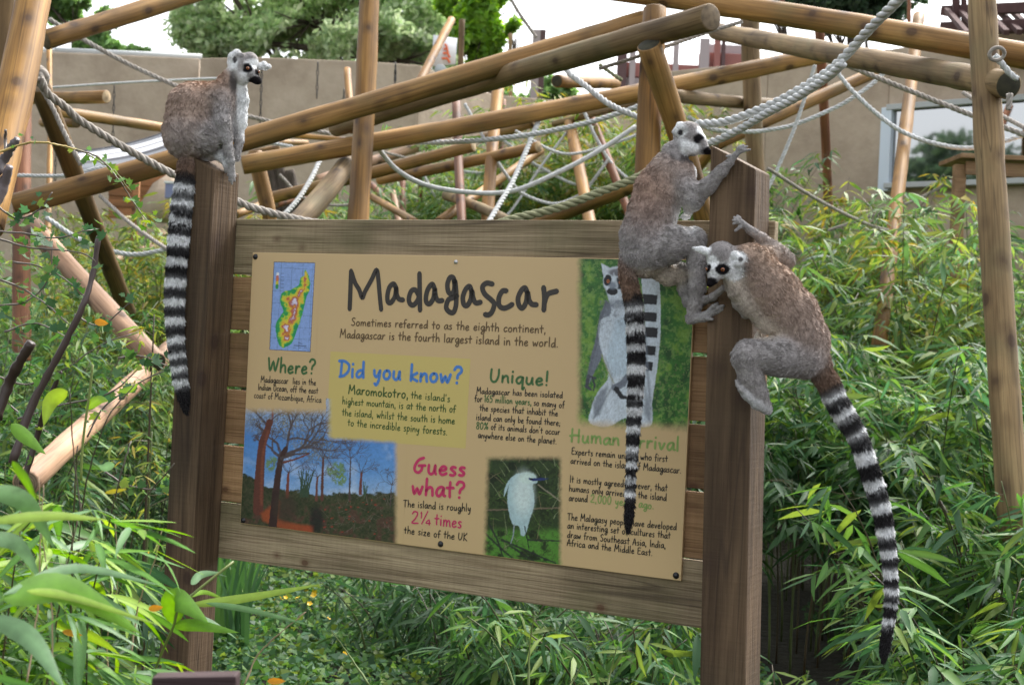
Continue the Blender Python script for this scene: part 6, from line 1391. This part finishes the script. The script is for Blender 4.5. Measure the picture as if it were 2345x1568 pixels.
# yellow cane with small leaves in the dark gap left of the sign
bamboo(352, 6.0, 1.75, 2, .05, .07, 'yellow', 'slim yellow bamboo with small leaves beside the left post', 120, seed=150, lower=.5, lean=.02, caner=.008)

# ---------------------------------------------------------------- iris blades, ground cover and buttercups
def blades(label, px0, px1, d0, d1, h, n, seed):
    rng = np.random.default_rng(seed); root = empty('iris_clump', gr((px0+px1)/2, (d0+d1)/2)); tag(root, label, 'iris'); org = np.array(root.location)
    for k in range(n):
        d = rng.uniform(d0, d1); b = P(rng.uniform(px0, px1), 784, d); b[2] = float(terr(b[0], b[1])); hh = h*rng.uniform(.6, 1.1); ln = np.array([rng.uniform(-.3, .3), rng.uniform(-.3, .3), 0])*hh
        t = np.linspace(0, 1, 7); c = b+t[:, None]*[0, 0, hh]+(t**2)[:, None]*ln; side = nrm(np.array([1, rng.uniform(-.6, .6), 0])); hw = .011*(1-t**2)+.0005
        V = np.vstack([c+side*hw[:, None], c-side*hw[:, None]])-org; i = np.arange(6); obj('blade', mesh_np('blade', V, [np.stack([i, i+1, i+8, i+7], 1)], np.array(PALS['dark'][rng.integers(5)])*1.3), M['leaf'], root)
blades('clump of upright iris blades right of the left post foot', 505, 600, 6.2, 7.4, .62, 60, 3); blades('sparse iris blades left of the left post foot', 230, 380, 6.4, 7.2, .45, 30, 4)
# single grass stems under the sign
for k, (pts, lb) in enumerate((([(1210, 1580), (1213, 1480), (1224, 1400)], 'upright grass stem under the right part of the sign'), ([(1180, 1580), (1160, 1520), (1124, 1458)], 'leaning grass stem under the sign'), ([(845, 1568), (800, 1500), (757, 1442)], 'grass stem leaning left under the sign'), ([(1390, 1575), (1400, 1530), (1413, 1478)], 'short grass stem near the right post'), ([(1300, 1580), (1320, 1545), (1345, 1500)], 'bent reddish grass stem near the right post'))):
    twig(lb, pts, 6, 1.5, 3.6, (.16, .22, .07), 0, name='grass_stem', cat='grass stem')
def cover(name, label, n, xr_, yr_, size, pal, seed, zoff=.0, hvar=.12):
    rng = np.random.default_rng(seed); x = rng.uniform(*xr_, n); y = rng.uniform(*yr_, n); z = terr(x, y)
    hv = hvar*(.3+fnoise(x+30, y+30, seed, .5, 3))*rng.uniform(.2, 1, n); pos = np.stack([x, y, z+zoff+hv], 1)
    th = np.array([0, 1.05, 2.1, 3.14, 4.2, 5.24]); rr = np.array([1.2, .7, 1.1, .55, 1.1, .7]); nr = nrm(rng.normal(0, .55, (n, 3))+[0, -.15, 1]); ux = nrm(np.cross(nr, rng.normal(0, 1, (n, 3)))); uy = np.cross(nr, ux); s_ = size*rng.uniform(.6, 1.4, n)
    V = pos[:, None]+s_[:, None, None]*((np.cos(th)*rr)[None, :, None]*ux[:, None]+(np.sin(th)*rr)[None, :, None]*uy[:, None]); V = np.concatenate([pos[:, None], V], 1)
    o7 = (np.arange(n)*7)[:, None, None]; j = np.arange(6); T = np.stack([np.zeros(6, int), 1+j, 1+(j+1) % 6], 1)[None]+o7
    c = np.array(PALS[pal])[rng.integers(0, len(PALS[pal]), n)]*rng.uniform(.7, 1.3, (n, 1)); o = obj(name, mesh_np(name, V.reshape(-1, 3), [T.reshape(-1, 3)], np.repeat(c, 7, 0)), M['leaf']); tag(o, label, 'ground cover', None, 'stuff'); return o
cover('ground_cover', 'low green leafy ground cover with buttercup leaves under the sign', 60000, (-3.4, 1.2), (5.2, 10.8), .018, 'green', 5)
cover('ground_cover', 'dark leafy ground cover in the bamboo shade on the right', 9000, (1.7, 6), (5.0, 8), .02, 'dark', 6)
cover('ground_cover', 'pale green undergrowth on the bank below the walls', 26000, (-8, 9), (9.5, 17.5), .05, 'pale', 7, hvar=.5)
M['petal'] = flat('yellow_petal', (.80, .50, .01), .35); M['centre'] = flat('flower_centre', (.35, .26, .02), .7)
def buttercup(px, py, d, first=[None]):
    p = P(px, py, d)
    if first[0] is None:
        root = empty('buttercup', tuple(p)); mb = MB(); 
        for k in range(5):
            a = k*2*math.pi/5; c = np.array([math.cos(a), math.sin(a), 0]); s_ = np.array([-c[1], c[0], 0]); V = np.array([[0, 0, 0], c*.6+s_*.42+[0, 0, .18], c*1.0+s_*.2+[0, 0, .42], c*1.0-s_*.2+[0, 0, .42], c*.6-s_*.42+[0, 0, .18]])*.013
            obj('petal', mesh_np('petal', V, [np.array([[0, 1, 2, 3, 4]])]), M['petal'], root).rotation_euler = (.7, 0, 0)
        mb.tube(np.array([[0, 0, 0], [.004, .004, -.12]]), .0012, 5, np.array((.1, .2, .04))); obj('stem', mb.mesh('stem'), M['cane'], root); first[0] = root; r = root
    else:
        r = first[0].copy(); COL.objects.link(r); r.location = tuple(p)
        for ch_ in first[0].children:
            c = ch_.copy(); COL.objects.link(c); c.parent = r
    r.rotation_euler = (random.uniform(-.3, .3), random.uniform(-.3, .3), random.uniform(0, 6)); s_ = random.uniform(.8, 1.25); r.scale = (s_, s_, s_)
    tag(r, 'small yellow buttercup flower in the green ground cover below the sign', 'flower', 'yellow buttercups in the ground cover')
for q in ((346, 1280), (339, 1270), (213, 1281), (323, 1348), (352, 1404), (232, 1326), (654, 1372), (642, 1374), (629, 1377), (605, 1404), (634, 1404), (682, 1373), (702, 1357), (720, 1360), (719, 1366), (709, 1386), (588, 1444), (790, 1500), (1410, 1530), (1390, 1555), (1452, 1512), (1520, 1540), (820, 1532), (944, 1552), (1918, 1562), (752, 1420)):
    buttercup(q[0], q[1]-4, 6.3+random.uniform(-.3, .3)+ (max(0, 1400-q[1])/120))

# ---------------------------------------------------------------- trees
def tree(label, blobs, d, leafs, size, cols, trunk, seed, limb=(.08, .07, .055), cat='tree'):
    """blobs: (px, py, rx px, ry px, depth offset m)"""
    rng = np.random.default_rng(seed); base = P(trunk[0], 784, d); base[2] = 1.3; root = empty('tree', tuple(base)); tag(root, label, cat)
    cs = []; 
    for (x, y, rx, ry, dz) in blobs: cs.append((P(x, y, d+dz), rx*(d+dz)/F_PX, ry*(d+dz)/F_PX))
    top = P(trunk[0]+trunk[2], trunk[1], d); tr_ = catmull(np.array([base-[0, 0, .5], (base+top)/2+[.1, 0, 0], top]), 5); mb = MB(); mb.tube(tr_-base, np.linspace(trunk[3], trunk[3]*.45, len(tr_)), 10); obj('trunk', mb.mesh('trunk'), M['bark'], root)
    mb = MB()
    for c, rx, rz in cs:
        s_ = tr_[rng.integers(3, len(tr_))]; q = catmull(np.array([s_, (s_+c)/2+rng.normal(0, .15*rx, 3), c+rng.normal(0, .2*rx, 3)]), 5); mb.tube(q-base, np.linspace(trunk[3]*.3, trunk[3]*.08, len(q)), 6)
        for k in range(5): e = c+rng.normal(0, .5, 3)*[rx, rx, rz]; mb.tube(np.array([q[-4], (q[-3]+e)/2, e])-base, [trunk[3]*.1, trunk[3]*.06, .01], 4)
    obj('limbs', mb.mesh('limbs'), M['bark'], root)
    vol = np.array([c[1]*c[2] for c in cs]); bi = rng.choice(len(cs), leafs, p=vol/vol.sum()); ct = np.array([c[0] for c in cs])[bi]; rx = np.array([c[1] for c in cs])[bi]; rz = np.array([c[2] for c in cs])[bi]
    dv = nrm(rng.normal(0, 1, (leafs, 3))); rad = rng.uniform(.3, 1.1, leafs)**.6
    rad *= .75+.5*vnoise(dv[:, 0]*3+bi*7, dv[:, 2]*3+dv[:, 1]*3, seed, .8)
    pos = ct+dv*rad[:, None]*np.stack([rx, rx*.8, rz], 1)
    # leave gaps between leaf clusters
    cl = fnoise(pos[:, 0]*1.0+pos[:, 1]*.7+100, pos[:, 2]+pos[:, 1]*.4+100, seed+3, .8, 3); keep = cl > .49; pos = pos[keep]; bi = bi[keep]; n = len(pos)
    nr = nrm(rng.normal(0, 1, (n, 3))+[0, 0, .5]); u = nrm(np.cross(nr, rng.normal(0, 1, (n, 3)))); v = np.cross(nr, u); s_ = size*rng.uniform(.6, 1.4, n)[:, None]
    V = np.stack([pos-u*s_, pos+v*s_*.45, pos+u*s_, pos-v*s_*.45], 1).reshape(-1, 3)-base; Q = np.arange(n*4).reshape(-1, 4)
    tone = rng.uniform(.75, 1.25, (n, 1))*(.85+.3*rng.random(len(cs))[bi])[:, None]; c = np.array(cols)[rng.integers(0, len(cols), n)]*tone
    tag(obj('crown', mesh_np('crown', V, [Q], np.repeat(c, 4, 0), False), M['foliage'], root), kind='stuff'); return root
GT = [(.33, .42, .24), (.25, .35, .19), (.42, .50, .31), (.47, .52, .38)]; BT = [(.16, .30, .04), (.13, .26, .04), (.21, .36, .06)]; DT = [(.07, .12, .07), (.10, .16, .08), (.06, .09, .06)]; MT = [(.17, .29, .10), (.21, .34, .13), (.14, .24, .10)]  # GT made extra pale, so the large tree's leaf colour stands in for haze
tree('large grey-green tree filling the sky behind the middle of the wall', [(470, 60, 75, 70, 0), (560, 0, 130, 110, 1), (640, 90, 130, 75, 0), (760, 20, 150, 120, 1), (840, 100, 120, 70, -1), (930, 40, 130, 110, 0), (1010, 0, 120, 100, 1), (690, -100, 260, 110, 0), (950, 130, 90, 50, -1), (480, -60, 90, 90, 0), (560, 120, 90, 35, 0), (1060, 110, 60, 60, 1)], 27, 105000, .085, GT, (830, 60, 20, .3), 3)
tree('light green small tree at the left behind the top beam', [(180, 40, 75, 55, 0), (150, 90, 70, 50, 0), (235, 110, 45, 22, 0), (215, 70, 50, 30, 0), (130, 20, 50, 60, 0), (310, 122, 35, 14, 2)], 24, 26000, .07, MT, (170, 60, 0, .14), 4)
tree('bright yellow-green tree right of the banner', [(1110, 40, 70, 60, 0), (1150, 90, 48, 38, 0), (1080, 95, 50, 40, 0), (1060, 0, 60, 50, 1), (1130, -20, 60, 50, 0), (1180, 80, 22, 30, 0)], 22, 30000, .075, BT, (1120, 60, 0, .14), 5)
tree('dark conifer-like tree above the right beam', [(1840, 0, 90, 50, 0), (1930, 10, 90, 60, 0), (2020, 10, 80, 55, 0), (2090, 0, 45, 40, 0), (1960, -60, 160, 60, 0), (1770, -30, 40, 35, 0)], 24, 42000, .07, DT, (1950, 10, 0, .2), 6)
tree('pale distant tree low behind the rope web', [(1260, 215, 60, 30, 0), (1190, 230, 50, 26, 0)], 26, 9000, .09, MT, (1225, 225, 0, .12), 8)
# the trees across the path behind the viewpoint, seen only in the window
def tree_at(label, x, y, h, r, seed):
    rng = np.random.default_rng(seed); root = empty('tree', (x, y, 0)); tag(root, label, 'tree'); mb = MB(); mb.tube(np.array([[0, 0, -.2], [.1, 0, h*.5], [0, 0, h*.85]]), [.2, .14, .05], 8); obj('trunk', mb.mesh('trunk'), M['bark'], root)
    n = 9000; dv = nrm(rng.normal(0, 1, (n, 3))); rad = rng.random(n)**.4*(.7+.5*vnoise(dv[:, 0]*3+9, dv[:, 2]*3+dv[:, 1]*2+9, seed, .7)); pos = dv*rad[:, None]*[r, r, h*.42]+[0, 0, h*.62]
    nr = nrm(rng.normal(0, 1, (n, 3))); u = nrm(np.cross(nr, rng.normal(0, 1, (n, 3)))); v = np.cross(nr, u); V = np.stack([pos-u*.14, pos+v*.07, pos+u*.14, pos-v*.07], 1).reshape(-1, 3)
    tag(obj('crown', mesh_np('crown', V, [np.arange(n*4).reshape(-1, 4)], np.repeat(np.array(DT)[rng.integers(0, 3, n)], 4, 0), False), M['foliage'], root), kind='stuff')
tree_at('dark tree left of the view, mirrored in the left part of the window', -6.2, 5.6, 4.6, 1.3, 1); tree_at('dark tree left of the view, mirrored in the middle of the window', -8.2, 6.6, 5.4, 1.5, 2); tree_at('dark tree left of the view, mirrored in the right part of the window', -8.5, 2.6, 4.9, 1.7, 3)
